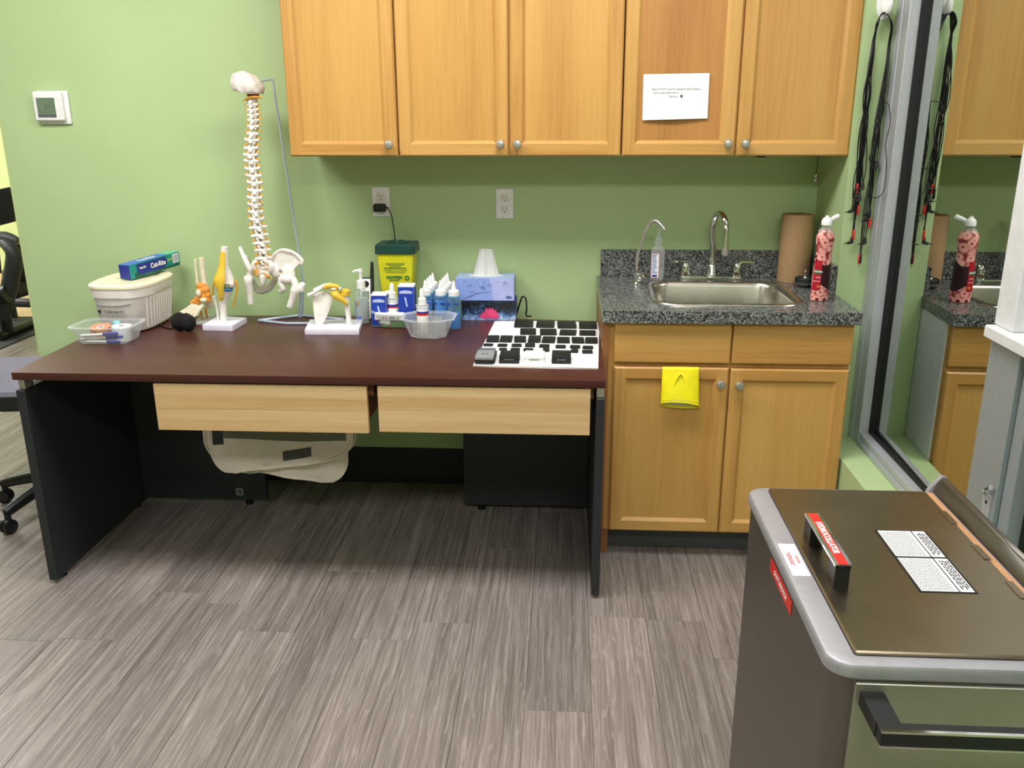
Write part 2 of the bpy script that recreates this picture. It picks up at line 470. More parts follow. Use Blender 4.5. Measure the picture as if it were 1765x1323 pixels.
struct('wall_back', B().box(-2.21, 1.30, 0, 0.13, 0, 2.7), M['green'])
struct('baseboard_back', B().prism([(-0.016, 0.0), (-0.016, 0.02), (-0.008, 0.03), (-0.006, 0.157), (0.0, 0.157), (0, 0)], -2.21, 0.14, 'yz'), M['rubber'])
struct('wall_right', B().box(XW, 1.30, YJ, 0, 0, 2.7).box(XW, 1.30, -4.2, YJ, 0, ZS).box(XW, 1.30, -4.2, YJ, 2.35, 2.7).box(XW, 1.30, -5.6, -4.2, 0, 2.7), M['green'])
struct('ceiling', B().box(-8, 1.3, -5.6, 7, 2.7, 2.8), M['ceil'])
struct('wall_front', B().box(-8, 1.3, -5.7, -5.6, 0, 2.7), M['green'])
struct('wall_left', B().box(-8.1, -8, -5.6, 7, 0, 2.7), M['gymgreen'])
struct('wall_gym', B().box(-8, -2.2, 5.0, 5.1, 0, 2.7), M['gymgreen'])
struct('trim_gym', B().box(-2.30, -2.21, 0.13, 5.0, 0, 2.7), M['gymgreen'])

# window in the right wall: aluminium frame, dark gasket, glass that mirrors the room
win = struct('window_1', B().box(XF, XG, YJ - .055, YJ, ZS, 2.35, .002), M['alu'])
wp = lambda n, b, m: struct(n, b, m, win)
wp('window_frame', B().box(XF + .003, XG, YJ - .112, YJ - .0565, ZS, 2.35, .002), M['alu'])
wp('window_frame', B().box(XF, XG + .003, -1.33, YJ - .112, ZS, ZS + .022, .002).box(XF + .006, XG + .003, -1.33, YJ - .112, ZS + .022, ZS + .046, .002), M['alu'])
wp('gasket', B().box(XG - .010, XG + .010, YJ - .120, YJ - .108, ZS + .046, 2.35).box(XG - .010, XG + .002, -1.33, YJ - .112, ZS + .046, ZS + .056), M['gasket'])
wp('window_pane', B().prism([(XG + .007, YJ - .1), (XG - .009, -1.34), (XG - .004, -1.34), (XG + .012, YJ - .1)], ZS + .03, 2.35, 'xy'), M['mirror'])
wp('mullion', B().box(1.035, XG + .006, -1.4745, -1.33, ZS, 1.0, .002), M['alu_d'])
wp('mullion', B().box(XF, XG + .006, -1.523, -1.4785, ZS, 1.0, .002), M['alu_d'])
wp('gasket', B().box(XG - .012, XG + .002, -1.542, -1.522, ZS + .02, 1.0), M['gasket'])
wp('window_pane', B().box(XG, XG + .006, -2.6, -1.53, ZS, 1.0), M['mirror'])
wp('window_frame', B().box(XF, XG, -2.6, -1.523, ZS, ZS + .045, .002), M['alu'])
wp('window_ledge', B().box(1.012, XG + .02, -2.6, -1.334, 1.0, 1.03, .003), M['alu_w'])
wp('window_jamb', B().box(1.035, XG + .02, -1.42, -1.33, 1.03, 2.35, .003), M['alu_w'])
wp('window_jamb', B().box(XG + .0, XG + .02, -2.6, -1.42, 1.03, 2.35), M['alu_w'])
lk = thing('latch_plate', 'small grey metal latch plate with a lever low on the window post', 'latch', (1.035, -1.437, 0.60))
obj('plate', B().box(-.003, 0, -.022, .018, -.055, .035, .001), M['alu'], lk)
obj('lever', B().tube([(-.003, .014, .03), (-.012, .0, .04), (-.012, -.03, .062)], [.004, .004, .006], 8), M['chrome'], lk)
obj('screw', B().lathe([(.004, 0), (.004, .002), (0.001, .003)], seg=10, mat=Matrix.Translation((-.003, -.004, .012)) @ Matrix.Rotation(R(-90), 4, 'Y')), M['black'], lk)

# ---------------------------------------------------------------- cabinets
def door(parent, x0, x1, z0, z1, y, panel='oak_panel', fw=0.052, th=0.02, knob=None, name='door'):
    """frame-and-panel door: two stiles, two rails with sloped inner edges, a sunk panel; front face at y"""
    oc, ic, idp = 0.005, 0.011, 0.009
    yb = y + th
    d = obj(name, B().box(x0 + fw, x1 - fw, y + idp, yb - .002, z0 + fw, z1 - fw), M[panel], parent, 0)
    def side(kind):
        b = B(); P = b.poly
        X0, X1, Z0, Z1 = x0 + oc, x1 - oc, z0 + oc, z1 - oc
        a0, a1, c0, c1 = x0 + fw - ic, x1 - fw + ic, z0 + fw - ic, z1 - fw + ic
        i0, i1, k0, k1 = x0 + fw, x1 - fw, z0 + fw, z1 - fw
        if kind in 'LR':
            xo, Xo, xa, xi = (x0, X0, a0, i0) if kind == 'L' else (x1, X1, a1, i1)
            P([(Xo, y, Z0), (xa, y, Z0), (xa, y, Z1), (Xo, y, Z1)])
            P([(xo, y + oc, z0), (Xo, y, Z0), (Xo, y, Z1), (xo, y + oc, z1)])
            P([(xo, yb, z0), (xo, y + oc, z0), (xo, y + oc, z1), (xo, yb, z1)])
            P([(xo, y + oc, z0), (xa, y + oc, z0), (xa, y, Z0), (Xo, y, Z0)])
            P([(xo, yb, z0), (xa, yb, z0), (xa, y + oc, z0), (xo, y + oc, z0)])
            P([(xo, y + oc, z1), (Xo, y, Z1), (xa, y, Z1), (xa, y + oc, z1)])
            P([(xo, yb, z1), (xo, y + oc, z1), (xa, y + oc, z1), (xa, yb, z1)])
            P([(xa, y, c0), (xi, y + idp, k0), (xi, y + idp, k1), (xa, y, c1)])
            P([(xi, y + idp, k0), (xi, yb, k0), (xi, yb, k1), (xi, y + idp, k1)])
        else:
            zo, Zo, za, zi = (z0, Z0, c0, k0) if kind == 'B' else (z1, Z1, c1, k1)
            P([(a0, y, Zo), (a1, y, Zo), (a1, y, za), (a0, y, za)])
            P([(a0, y + oc, zo), (a1, y + oc, zo), (a1, y, Zo), (a0, y, Zo)])
            P([(a0, yb, zo), (a1, yb, zo), (a1, y + oc, zo), (a0, y + oc, zo)])
            P([(a0, y, za), (a1, y, za), (i1, y + idp, zi), (i0, y + idp, zi)])
            P([(i0, y + idp, zi), (i1, y + idp, zi), (i1, yb, zi), (i0, yb, zi)])
        bmesh.ops.recalc_face_normals(b.b, faces=b.b.faces)
        return b
    for k in 'LR': obj('stile', side(k), M['oak_v'], d, 0)
    for k in 'BT': obj('rail', side(k), M['oak_h'], d, 0)
    if knob:
        kx, kz = knob
        b = B().lathe([(.006, 0), (.006, .012), (.010, .016), (.0155, .022), (.0155, .026), (.012, .031), (.004, .033)], seg=20,
                      mat=Matrix.Translation((kx, y, kz)) @ Matrix.Rotation(R(90), 4, 'X'))
        obj('knob', b, M['nickel'], d)
    return d
ZU, YU, X0, DW = 1.3747, -0.3354, -0.9686, 0.3852
def upper(x0, x1, label, doors):
    t = thing('wall_cabinet', label, 'cabinet', (0, 0, 0), group=None)
    obj('carcass', B().box(x0 + .002, x1 - .002, YU + .021, -.001, ZU + .004, 2.2), M['oak_v'], t, 0)
    for a, b_, side, pn in doors:
        kz = ZU + .041
        kx = b_ - .029 if side == 'R' else a + .029
        door(t, a + .003, b_ - .003, ZU, 2.19, YU, pn, knob=(kx, kz))
    return t
xs = [X0 + DW * i for i in range(6)]
upper(xs[0], xs[1], 'single-door honey oak wall cabinet above the spine model, leftmost of the row', [(xs[0], xs[1], 'R', 'oak_panel')])
upper(xs[1], xs[3], 'middle two-door honey oak wall cabinet above the tissue boxes, no note on it', [(xs[1], xs[2], 'R', 'oak_panel'), (xs[2], xs[3], 'L', 'oak_panel')])
upper(xs[3], xs[5] - .004, 'two-door honey oak wall cabinet above the sink, white note on its darker door', [(xs[3], xs[4], 'R', 'oak_dark'), (xs[4], xs[5] - .004, 'L', 'oak_panel')])

YB = -0.623
bc = thing('sink_cabinet', 'honey oak base cabinet with two doors under the speckled sink counter', 'cabinet')
obj('carcass', B().box(.150, .166, YB + .021, -.002, .098, .862).box(.928, .944, YB + .021, -.002, .098, .862).box(.166, .928, -.012, -.002, .098, .862).box(.166, .928, YB + .021, -.012, .098, .114).box(.166, .928, YB + .021, YB + .031, .114, .70).box(.166, .928, YB + .021, YB + .031, .70, .862), M['oak_v'], bc, 0)
obj('end_panel', B().box(.128, .1495, YB + .012, -.002, .10, .862), M['oak_side'], bc, 0).__setitem__('label', 'brown end panel beside the desk')
obj('end_panel', B().box(.9445, .9505, YB + .03, YJ - .002, .0, .862), M['alu_w'], bc, 0).__setitem__('label', 'white end panel facing the window')
obj('plinth', B().box(.150, .944, -.545, -.53, 0.002, .098), M['dgrey'], bc, 0)
obj('plinth_foot', B().box(.130, .166, YB + .03, -.53, 0.001, .098), M['oak_side'], bc, 0)
door(bc, .168, .549, .103, .706, YB, 'oak_panel', .050, knob=(.522, .655))
door(bc, .555, .942, .103, .704, YB, 'oak_panel', .050, knob=(.583, .652))
for a, b_ in ((.168, .549), (.555, .942)):
    obj('drawer_front', B().prism([(a, .722), (b_, .722), (b_, .858), (a, .858)], YB, YB + .02, 'xz', .005), M['oak_h'], bc, 0)

ct = thing('countertop', 'grey speckled laminate countertop with backsplash and steel sink on the oak base cabinet', 'countertop')
def ring_slab(b, x0, x1, y0, y1, hole, z0, z1):
    cx = sum(p[0] for p in hole) / len(hole); cy = sum(p[1] for p in hole) / len(hole)
    outer = []
    for hx, hy in hole:
        dx, dy = hx - cx, hy - cy
        tx = ((x1 - cx) / dx if dx > 0 else (x0 - cx) / dx) if abs(dx) > 1e-9 else 1e9
        ty = ((y1 - cy) / dy if dy > 0 else (y0 - cy) / dy) if abs(dy) > 1e-9 else 1e9
        q = min(tx, ty); outer.append((cx + dx * q, cy + dy * q))
    # snap the nearest points to the four corners
    for c in ((x0, y0), (x0, y1), (x1, y0), (x1, y1)):
        i = min(range(len(outer)), key=lambda k: (outer[k][0] - c[0]) ** 2 + (outer[k][1] - c[1]) ** 2); outer[i] = c
    n = len(hole); t = bmesh.new()
    V = lambda pts, z: [t.verts.new((p[0], p[1], z)) for p in pts]
    ot, it, ob, ib = V(outer, z1), V(hole, z1), V(outer, z0), V(hole, z0)
    for i in range(n):
        j = (i + 1) % n
        for q in ((ot[i], ot[j], it[j], it[i]), (ob[i], ib[i], ib[j], ob[j]), (ot[i], ob[i], ob[j], ot[j]), (it[i], it[j], ib[j], ib[i])):
            try: t.faces.new(q)
            except ValueError: pass
    bmesh.ops.recalc_face_normals(t, faces=t.faces)
    b.merge(t); return b
SC = (.553, -.338); SX, SY = .235, .198
hole = rrect(SC[0], SC[1], SX, SY, .075, 8)
obj('counter_slab', ring_slab(B(), .1253, .954, -.6458, -.001, hole, ZC - .040, ZC), M['granite'], ct, 0)
obj('backsplash', B().box(.140, XW - .0005, -.021, -.001, ZC, 1.006, .0015), M['granite'], ct, 0)
obj('side_splash', B().box(XW - .0185, XW - .001, YJ, -.021, ZC, 1.004, .0015), M['granite'], ct, 0)
sr = B()
prof = [(.022, .0005), (.020, .004), (.004, .005), (-.004, .001), (-.010, -.012), (-.016, -.10), (-.028, -.155), (-.055, -.170), (-.17, -.172)]
sr.loft([rring(SC[0], SC[1], SX + o, SY + o, max(.075 + o, .01), ZC + z, 8) for o, z in prof], cap=False)
me = sr; sk = obj('sink_bowl', me, M['steel_sink'], ct, 50)
obj('drain', B().lathe([(.045, 0), (.045, .002), (.03, .001), (.0285, -.003), (.002, -.004)], (SC[0], SC[1], ZC - .1715), 24), M['chrome'], ct)

# ---------------------------------------------------------------- desk
YD = -0.916
dk = thing('desk', 'long dark mahogany desk on black panel legs along the green wall', 'desk')
nb = 16
back = [(-1.745 + (0.128 + 1.745) * (1 - i / nb), -.128 + .05 * math.sin(math.pi * i / nb)) for i in range(nb + 1)]
obj('desk_top', B().prism([(-1.732, YD), (.1275, YD)] + back, ZD - .025, ZD, 'xy', .002), M['mahog'], dk, 30)
for x0, x1, s in ((-1.729, -1.701, 'left'), (.1005, .1265, 'right')):
    obj('side_panel', B().box(x0, x1, YD + .002, -.236, .012, .687, .0015), M['charcoal'], dk, 0)
    for y0 in (YD + .012, -.35):
        obj('standoff', B().box(x0 + .006 if s == 'left' else x0 + .001, x0 + .026 if s == 'left' else x0 + .024, y0, y0 + .05, .687, ZD - .025, .002), M['nickel'], dk, 0)
    for y0 in (YD + .06, -.30):
        obj('levelling_foot', B().lathe([(.013, 0), (.013, .006), (.006, .008), (.006, .0125)], ((x0 + x1) / 2, y0, .0), 12), M['black'], dk)
obj('modesty_panel', B().box(-1.7005, -1.192, -.262, -.240, .022, .70, .001), M['charcoal'], dk, 0)
obj('modesty_panel', B().box(-.388, .100, -.262, -.240, .022, .70, .001), M['charcoal'], dk, 0)
for x in (-1.27, -.32):
    obj('levelling_foot', B().lathe([(.016, 0), (.016, .010), (.007, .012), (.007, .023)], (x, -.251, 0), 12), M['black'], dk)
obj('floor_clip', B().box(-1.318, -1.288, -.2645, -.262, .040, .072, .001), M['grey'], dk, 0)['label'] = 'small grey printed tag on the left panel'
bl = bpy.data.objects['floor_clip']; bl.name = 'printed_tag'
obj('tag_mark', B().box(-1.311, -1.295, -.2655, -.2645, .058, .064).box(-1.311, -1.304, -.2655, -.2645, .050, .054).box(-1.302, -1.295, -.2655, -.2645, .048, .055), M['ink'], bl, 0)
def drawer(x0, x1, z0, z1, cuts, mats):
    d = obj('drawer', B().box(x0 + .008, x1 - .012, YD + .0255, -.34, z0 + .02, ZD - .026).box(x0 - .004, x0 + .006, YD + .05, -.36, ZD - .075, ZD - .025).box(x1 - .006, x1 + .012, YD + .05, -.36, ZD - .075, ZD - .025), M['drawer_side'], dk, 0)
    for a, b_, m_ in zip(cuts, cuts[1:], mats):
        obj('board', B().box(x0, x1, YD + .004, YD + .025, z0 + (z1 - z0) * a + .0002, z0 + (z1 - z0) * b_ - .0002, .0006), M[m_], d, 0)
drawer(-1.281, -.606, .562, .7155, (0, .20, .46, .74, 1), ('maple_d', 'maple', 'maple_d', 'maple_l'))
drawer(-.572, .083, .568, .7175, (0, .22, .47, .78, 1), ('maple', 'maple_l', 'maple_d', 'maple_l'))

# ---------------------------------------------------------------- steel heating unit
hy = thing('heating_unit', 'stainless steel hot pack heating unit with a lid, front right corner', 'heating unit', (0.36, -2.437, 0))
HW, HD, HZ = .405, .584, .82
b = B()
body = lambda o, z, r: rring(HW / 2, HD / 2, HW / 2 - o, HD / 2 - o, r, z, 6)
b.loft([body(.006, .06, .03), body(.006, HZ - .020, .03)]); obj('body', b, M['steel'], hy, 30)
b = B()
b.loft([body(.004, HZ - .022, .032), body(.0, HZ - .019, .035), body(.0, HZ - .006, .035), body(.003, HZ - .001, .033), body(.007, HZ, .03), rring(.1885, .2955, .1495, .2715, .004, HZ, 6), rring(.1885, .2955, .1495, .2715, .004, HZ - .014, 6)], cap=False)
obj('rim', b, M['steel_rim'], hy, 40)
obj('front_panel', B().box(.036, HW - .036, -.0015, .012, .06, HZ - .026, .0012), M['steel_f'], hy, 0)
LX0, LX1, LY0, LY1 = .040, .337, .025, .566
obj('lid', B().box(LX0, LX1, LY0, LY1, HZ - .012, HZ + .006, .002), M['steel_lid'], hy, 0)
obj('hinge_strip', B().box(LX1 + .001, LX1 + .0115, LY0, LY1, HZ - .002, HZ + .003), M['copper'], hy, 0)['label'] = 'tan sealing strip along the hinge'
obj('back_flange', B().prism([(.352, -.01), (.356, .012), (.366, .030), (.372, .032), (.378, .028), (.3775, -.01)], .03, HD - .002, 'xz', mat=Matrix.Translation((0, 0, HZ))), M['steel'], hy, 40)
obj('flange_end', B().prism([(.344, 0), (.352, .014), (.368, .034), (.378, .030), (.379, 0)], HD - .012, HD, 'xz', mat=Matrix.Translation((0, 0, HZ))), M['steel_rim'], hy, 30)
for i, y in enumerate((LY0 + .15, LY0 + .27, LY0 + .40)):
    obj('hinge_tab', B().box(LX1 - .009, LX1 + .002, y, y + .05, HZ + .006, HZ + .0075, .0005), M['steel_lid'], hy, 0)
L = Vector(hy.location)
# lid handle
ZH = HZ + .048
a0 = U(1384, 884, 'z', ZH) - L; a1 = U(1440, 973, 'z', ZH) - L; a2 = U(1468, 973, 'z', ZH) - L
hx0, hx1, hy0, hy1 = a1.x, a2.x, a1.y, a0.y
h = obj('lid_handle', B().box(hx0, hx1, hy0, hy1, ZH - .007, ZH - .0005, .001).box(hx0 + .001, hx1 - .001, hy0 + .001, hy0 + .036, HZ + .006, ZH - .007).box(hx0 + .001, hx1 - .001, hy1 - .038, hy1 - .001, HZ + .006, ZH - .007), M['black'], hy, 0)
obj('handle_edge', B().box(hx0 - .0005, hx0 + .0045, hy0, hy1, ZH - .004, ZH + .0008), M['chrome'], h, 0)
obj('handle_edge', B().box(hx1 - .0045, hx1 + .0005, hy0, hy1, ZH - .004, ZH + .0008), M['chrome'], h, 0)
obj('red_strip', B().box(hx0 + .0045, hx1 - .0045, hy0 + .001, hy1 - .001, ZH - .001, ZH + .0006), M['red'], h, 0)
lettering('HYDROCOLLATOR', .0145, M['white'], h, frame(((hx0 + hx1) / 2, (hy0 + hy1) / 2, ZH + .001), (0, -1, 0), (1, 0, 0)), bold=.0004, squash=.86)
# instruction label on the lid
p0 = U(1507, 912, 'z', HZ + .007) - L; p1 = U(1686, 1022, 'z', HZ + .007) - L; p2 = U(1592, 1022, 'z', HZ + .007) - L; p3 = U(1590, 912, 'z', HZ + .007) - L
lx0, lx1, ly0, ly1 = p0.x, (p1.x + p3.x) / 2 + .002, p1.y, p0.y
zt = HZ + .006
il = obj('instruction_label', B().box(lx0, lx1, ly0, ly1, zt, zt + .0006), M['black'], hy, 0)
ym = (ly0 + ly1) / 2 + .006; xd = lx0 + (lx1 - lx0) * .70
pb = B()
for yy0, yy1 in ((ly0 + .002, ym - .0015), (ym + .0015, ly1 - .002)):
    pb.box(lx0 + .004, xd - .0012, yy0 + .0015, yy1 - .0015, zt + .0006, zt + .0009).box(xd + .0012, lx1 - .004, yy0 + .0015, yy1 - .0015, zt + .0006, zt + .0009)
obj('label_panel', pb, M['paper'], il, 0)
tb = B(); random.seed(3)
for yy0, yy1 in ((ly0 + .002, ym - .0015), (ym + .0015, ly1 - .002)):
    x = lx0 + .006
    while x < xd - .006:
        y = yy0 + .004
        while y < yy1 - .008:
            w = random.uniform(.003, .009)
            w = min(w, yy1 - .004 - y)
            tb.box(x, x + .0011, y, y + w, zt + .0009, zt + .0011); y += w + .0014
        x += .0026
obj('fine_print', tb, M['dgrey'], il, 0, kind='stuff')
tb = B()
for yy0, yy1 in ((ly0 + .002, ym - .0015), (ym + .0015, ly1 - .002)):
    for i in range(4):
        x = xd + .006 + i * (lx1 - xd - .013) / 3.4
        y = yy0 + .008 + .006 * (i % 2)
        while y < yy1 - .012:
            w = random.uniform(.006, .014); tb.box(x, x + .0024, y, min(y + w, yy1 - .008), zt + .0009, zt + .0011); y += w + .002
obj('heading_print', tb, M['ink'], il, 0, kind='stuff')
# white sticker on the rim and red plate on the side
q0 = U(1340, 937, 'z', HZ) - L; q1 = U(1378, 992, 'z', HZ) - L
rs = obj('rim_sticker', B().box(.008, .036, q1.y, q0.y, HZ, HZ + .0005), M['paper'], hy, 0)
lettering('CAUTION', .006, M['red'], rs, frame((.028, (q0.y + q1.y) / 2, HZ + .0007), (0, -1, 0), (1, 0, 0)))
lettering('HOT WATER: DO NOT LIFT\nBEFORE UNPLUGGING', .0036, M['red'], rs, frame((.017, (q0.y + q1.y) / 2, HZ + .0007), (0, -1, 0), (1, 0, 0)))
q0 = U(1331, 953, 'x', .366) - L; q1 = U(1369, 1040, 'x', .366) - L
zc_ = HZ - .049
sp = obj('red_plate', B().box(.0045, .006, q1.y + .01, q0.y, zc_ - .012, zc_ + .012, .0004), M['red'], hy, 0)
lettering('CHATTANOOGA', .0135, M['white'], sp, frame((.0043, (q0.y + q1.y) / 2 + .005, zc_), (0, -1, 0), (0, 0, 1)), squash=.85)
# front bar handle
c0 = U(1520, 1260, 'y', -2.52) - L; c1 = U(1520, 1287, 'y', -2.52) - L
fh = obj('front_handle', B().box(c0.x, HW + .02, c0.y, c0.y + .018, c1.z, c0.z, .001).box(c0.x - .001, c0.x + .03, c0.y + .018, .006, c1.z + .001, c0.z - .001).box(HW - .03, HW, c0.y + .018, .006, c1.z + .001, c0.z - .001), M['black'], hy, 0)
obj('handle_edge', B().box(c0.x, HW + .02, c0.y - .001, c0.y + .004, c0.z - .0025, c0.z + .0006), M['chrome'], fh, 0)
obj('handle_edge', B().box(c0.x, HW + .02, c0.y - .001, c0.y + .004, c1.z - .0006, c1.z + .002), M['chrome'], fh, 0)
for x in (.06, HW - .06):
    for y in (.07, HD - .07):
        cs = obj('caster', B().lathe([(.032, -.012), (.035, -.006), (.035, .006), (.032, .012)], seg=20, mat=Matrix.Translation((x, y, .035)) @ Matrix.Rotation(R(90), 4, 'X')), M['rubber'], hy)
        obj('caster_fork', B().box(x - .02, x + .02, y - .018, y - .014, .03, .062).box(x - .02, x + .02, y + .014, y + .018, .03, .062).box(x - .02, x + .02, y - .018, y + .018, .058, .062), M['nickel'], cs, 0)

# ---------------------------------------------------------------- wall fittings
def rel(o, p): return p - Vector(o.location)
th = thing('thermostat', 'white square thermostat with a grey-green display on the green wall', 'thermostat', (-1.987, 0, 1.543))
obj('backplate', B().box(-.060, .066, -.010, -.0005, -.062, .062, .006, 2), M['white'], th)
obj('housing', B().box(-.066, .050, -.030, -.010, -.050, .060, .010, 3), M['white'], th)
obj('display', B().box(-.050, .022, -.0312, -.0295, -.026, .036), M['lcd'], th, 0)
obj('display_bar', B().box(-.050, .022, -.0312, -.0295, -.036, -.0262), M['lcd_d'], th, 0)
lettering('21', .024, M['lcd_d'], th, FRONT((-.008, -.0316, .004)))

def outlet(label, x, z, deco):
    o = thing('outlet', label, 'outlet', (x, 0, z))
    obj('wall_plate', B().box(-.0345, .0345, -.006, -.0005, -.057, .057, .0025), M['white'], o, 30)
    for s in (1, -1):
        zc2 = s * (.0215 if deco else .020)
        f = obj('socket', B().box(-.017, .017, -.0085, -.006, zc2 - .0165, zc2 + .0165, .003 if not deco else .0006), M['offw'], o, 30)
        obj('slot', B().box(-.0075, -.0053, -.0092, -.0084, zc2 - .001, zc2 + .008), M['dgrey'], f, 0)
        obj('slot', B().box(.0053, .0075, -.0092, -.0084, zc2 - .001, zc2 + .008), M['dgrey'], f, 0)
        obj('slot', B().lathe([(.0026, 0), (.0026, .0007)], seg=10, mat=Matrix.Translation((0, -.0085, zc2 - .008)) @ Matrix.Rotation(R(90), 4, 'X')), M['dgrey'], f, 0)
    return o
outlet('white wall outlet with a black adapter plugged into its lower socket', -.722, 1.186, False)
outlet('white wall outlet with both sockets free, above the tissue boxes', -.2375, 1.1805, True)
ad = thing('power_adapter', 'small black power adapter with a cord plugged into the wall outlet', 'adapter', (-.722, 0, 1.166))
obj('housing', B().box(-.026, .022, -.042, -.0095, -.015, .015, .007, 3), M['black'], ad)
obj('strain_relief', B().tube([(.02, -.03, .001), (.033, -.03, 0)], [.005, .003], 8), M['black'], ad)
pts = [U(668, 357, 'y', -.03), U(675, 372, 'y', -.035), U(679, 395, 'y', -.04), U(681, 412, 'y', -.04), U(683, 440, 'y', -.035), U(686, 480, 'y', -.03)]
obj('cord', B().tube([rel(ad, p) for p in pts], .0022, 6, 5), M['black'], ad)

bk = thing('cabinet_bracket', 'small dark metal bracket under the wall cabinet above the faucet', 'bracket', (.64, -.26, ZU + .002))
obj('arm', B().box(-.045, .045, -.012, .012, -.006, .001, .001), M['dgrey'], bk, 0)
obj('clip', B().box(.018, .05, -.015, .015, -.0095, -.006, .001), M['black'], bk, 0)
pc = thing('pull_cord', 'thin hanging pull with a chrome bead in the corner under the wall cabinet', 'pull cord', (.925, -.06, 1.37))
obj('cord', B().tube([(0, 0, .005), (0, 0, -.07)], .0016, 6), M['dgrey'], pc)
obj('bead', B().lathe([(.002, .014), (.007, .008), (.008, 0), (.006, -.008), (.009, -.012), (.008, -.022), (.002, -.026)], (0, 0, -.078), 14), M['chrome'], pc)

nt = thing('note', 'white paper note taped on the darker wall cabinet door', 'note', (.362, YU + .0035, 1.569), )
ca = rel(nt, U(1109, 128, 'y', nt.location.y)); cb = rel(nt, U(1223, 126, 'y', nt.location.y)); cc = rel(nt, U(1219, 204, 'y', nt.location.y)); cdd = rel(nt, U(1107, 207, 'y', nt.location.y))
b = B(); t_ = bmesh.new(); n_ = 10
grid = []
for j in range(4):
    row = []
    for i in range(n_ + 1):
        u, w = i / n_, j / 3
        p = (ca * (1 - u) + cb * u) * (1 - w) + (cdd * (1 - u) + cc * u) * w
        p.y = -.002 - .008 * w * w * abs(math.sin(u * 3.1 + .2)) * 1.0
        row.append((t_.verts.new(p), t_.verts.new(p + Vector((0, .0006, 0)))))
    grid.append(row)
for j in range(3):
    for i in range(n_):
        for k in (0, 1):
            t_.faces.new([grid[j][i][k], grid[j][i + 1][k], grid[j + 1][i + 1][k], grid[j + 1][i][k]])
bmesh.ops.recalc_face_normals(t_, faces=t_.faces)
b.merge(t_); sh_ = obj('sheet', b, M['paper'], nt)
lettering('Please DO NOT leave the cupboards open! If there is', .0085, M['inkgrey'], sh_, FRONT((.0, -.0045, .024)), squash=.88)
lettering('need to clean please clean it.', .0085, M['inkgrey'], sh_, FRONT((-.034, -.0055, .013)), squash=.88)
lettering('Thank you', .0085, M['inkgrey'], sh_, FRONT((-.010, -.0065, .001)), squash=.88)
obj('round_mark', B().lathe([(.0042, 0), (.0042, .0004)], seg=14, mat=Matrix.Translation((.019, -.0062, .001)) @ Matrix.Rotation(R(90), 4, 'X')), M['dgrey'], sh_, 0)

# ---------------------------------------------------------------- wax bath, wrap box, tub of tapes
pbx = thing('wax_bath', 'white ribbed paraffin wax bath with a cream lid at the desk end', 'wax bath', (-1.635, -.262, ZD), R(0))
def sup(cx, cy, hx, hy, z, n=3.2, k=40):
    o = []
    for i in range(k):
        a = 2 * math.pi * i / k; c, s = math.cos(a), math.sin(a)
        o.append(Vector((cx + hx * math.copysign(abs(c) ** (2 / n), c), cy + hy * math.copysign(abs(s) ** (2 / n), s), z)))
    return o
HB = .168
b = B().loft([sup(0, 0, .094, .140, .006), sup(0, 0, .098, .144, .012), sup(0, 0, .110, .156, HB - .04), sup(0, 0, .111, .157, HB - .038), sup(0, 0, .115, .162, HB - .034), sup(0, 0, .118, .165, HB)])
obj('tank', b, M['offw'], pbx, 40)
obj('foot_band', B().loft([sup(0, 0, .090, .136, 0), sup(0, 0, .092, .138, .006)]), M['black'], pbx, 40)
M['cream'] = plain('cream_lid_plastic', 'efe6c4', 0.45)
b = B().loft([sup(0, 0, .121, .168, HB), sup(0, 0, .121, .168, HB + .008), sup(0, 0, .113, .160, HB + .013), sup(0, 0, .082, .128, HB + .013), sup(0, 0, .076, .122, HB + .009)])
obj('lid', b, M['cream'], pbx, 40)
rb = B()
for i in range(12):
    y = -.105 + i * .0205
    w0 = lambda hx, hy, yy: hx * (1 - min(1, abs(yy) / hy) ** 3.2) ** (1 / 3.2)
    xb, xt = w0(.098, .144, y * .92), w0(.110, .156, y)
    for q in (-1,):
        rb.tube([(xb + .0005, y * .92, .014), ((xb + xt) / 2 + .0005, y * .96, .07), (xt + .0005, y, HB - .042)], .0034, 6)
obj('ribs', rb, M['offw'], pbx, 40, kind='stuff')
obj('finger_groove', B().tube([(-.07, -.1445, .112), (-.05, -.1530, .107), (-.01, -.1560, .105), (.03, -.1550, .107), (.06, -.1485, .112)], .0028, 6, 4), M['grey'], pbx)
lettering('THERABATH', .015, M['ink'], pbx, frame((-.004, -.1555, .082), (1, 0, 0), (0, -.05, 1)), squash=.92)
obj('emblem', B().box(-.062, -.055, -.1555, -.1535, .076, .089).box(-.066, -.051, -.1555, -.1535, .084, .087), M['ink'], pbx, 0)
obj('print_line', B().box(-.045, .045, -.1548, -.153, .0705, .072), M['inkgrey'], pbx, 0)
obj('power_cord', B().tube([(.06, .03, .006), (.125, -.05, .003), (.165, -.06, .003), (.175, .0, .003), (.14, .10, .003)], .003, 6, 5), M['black'], pbx)

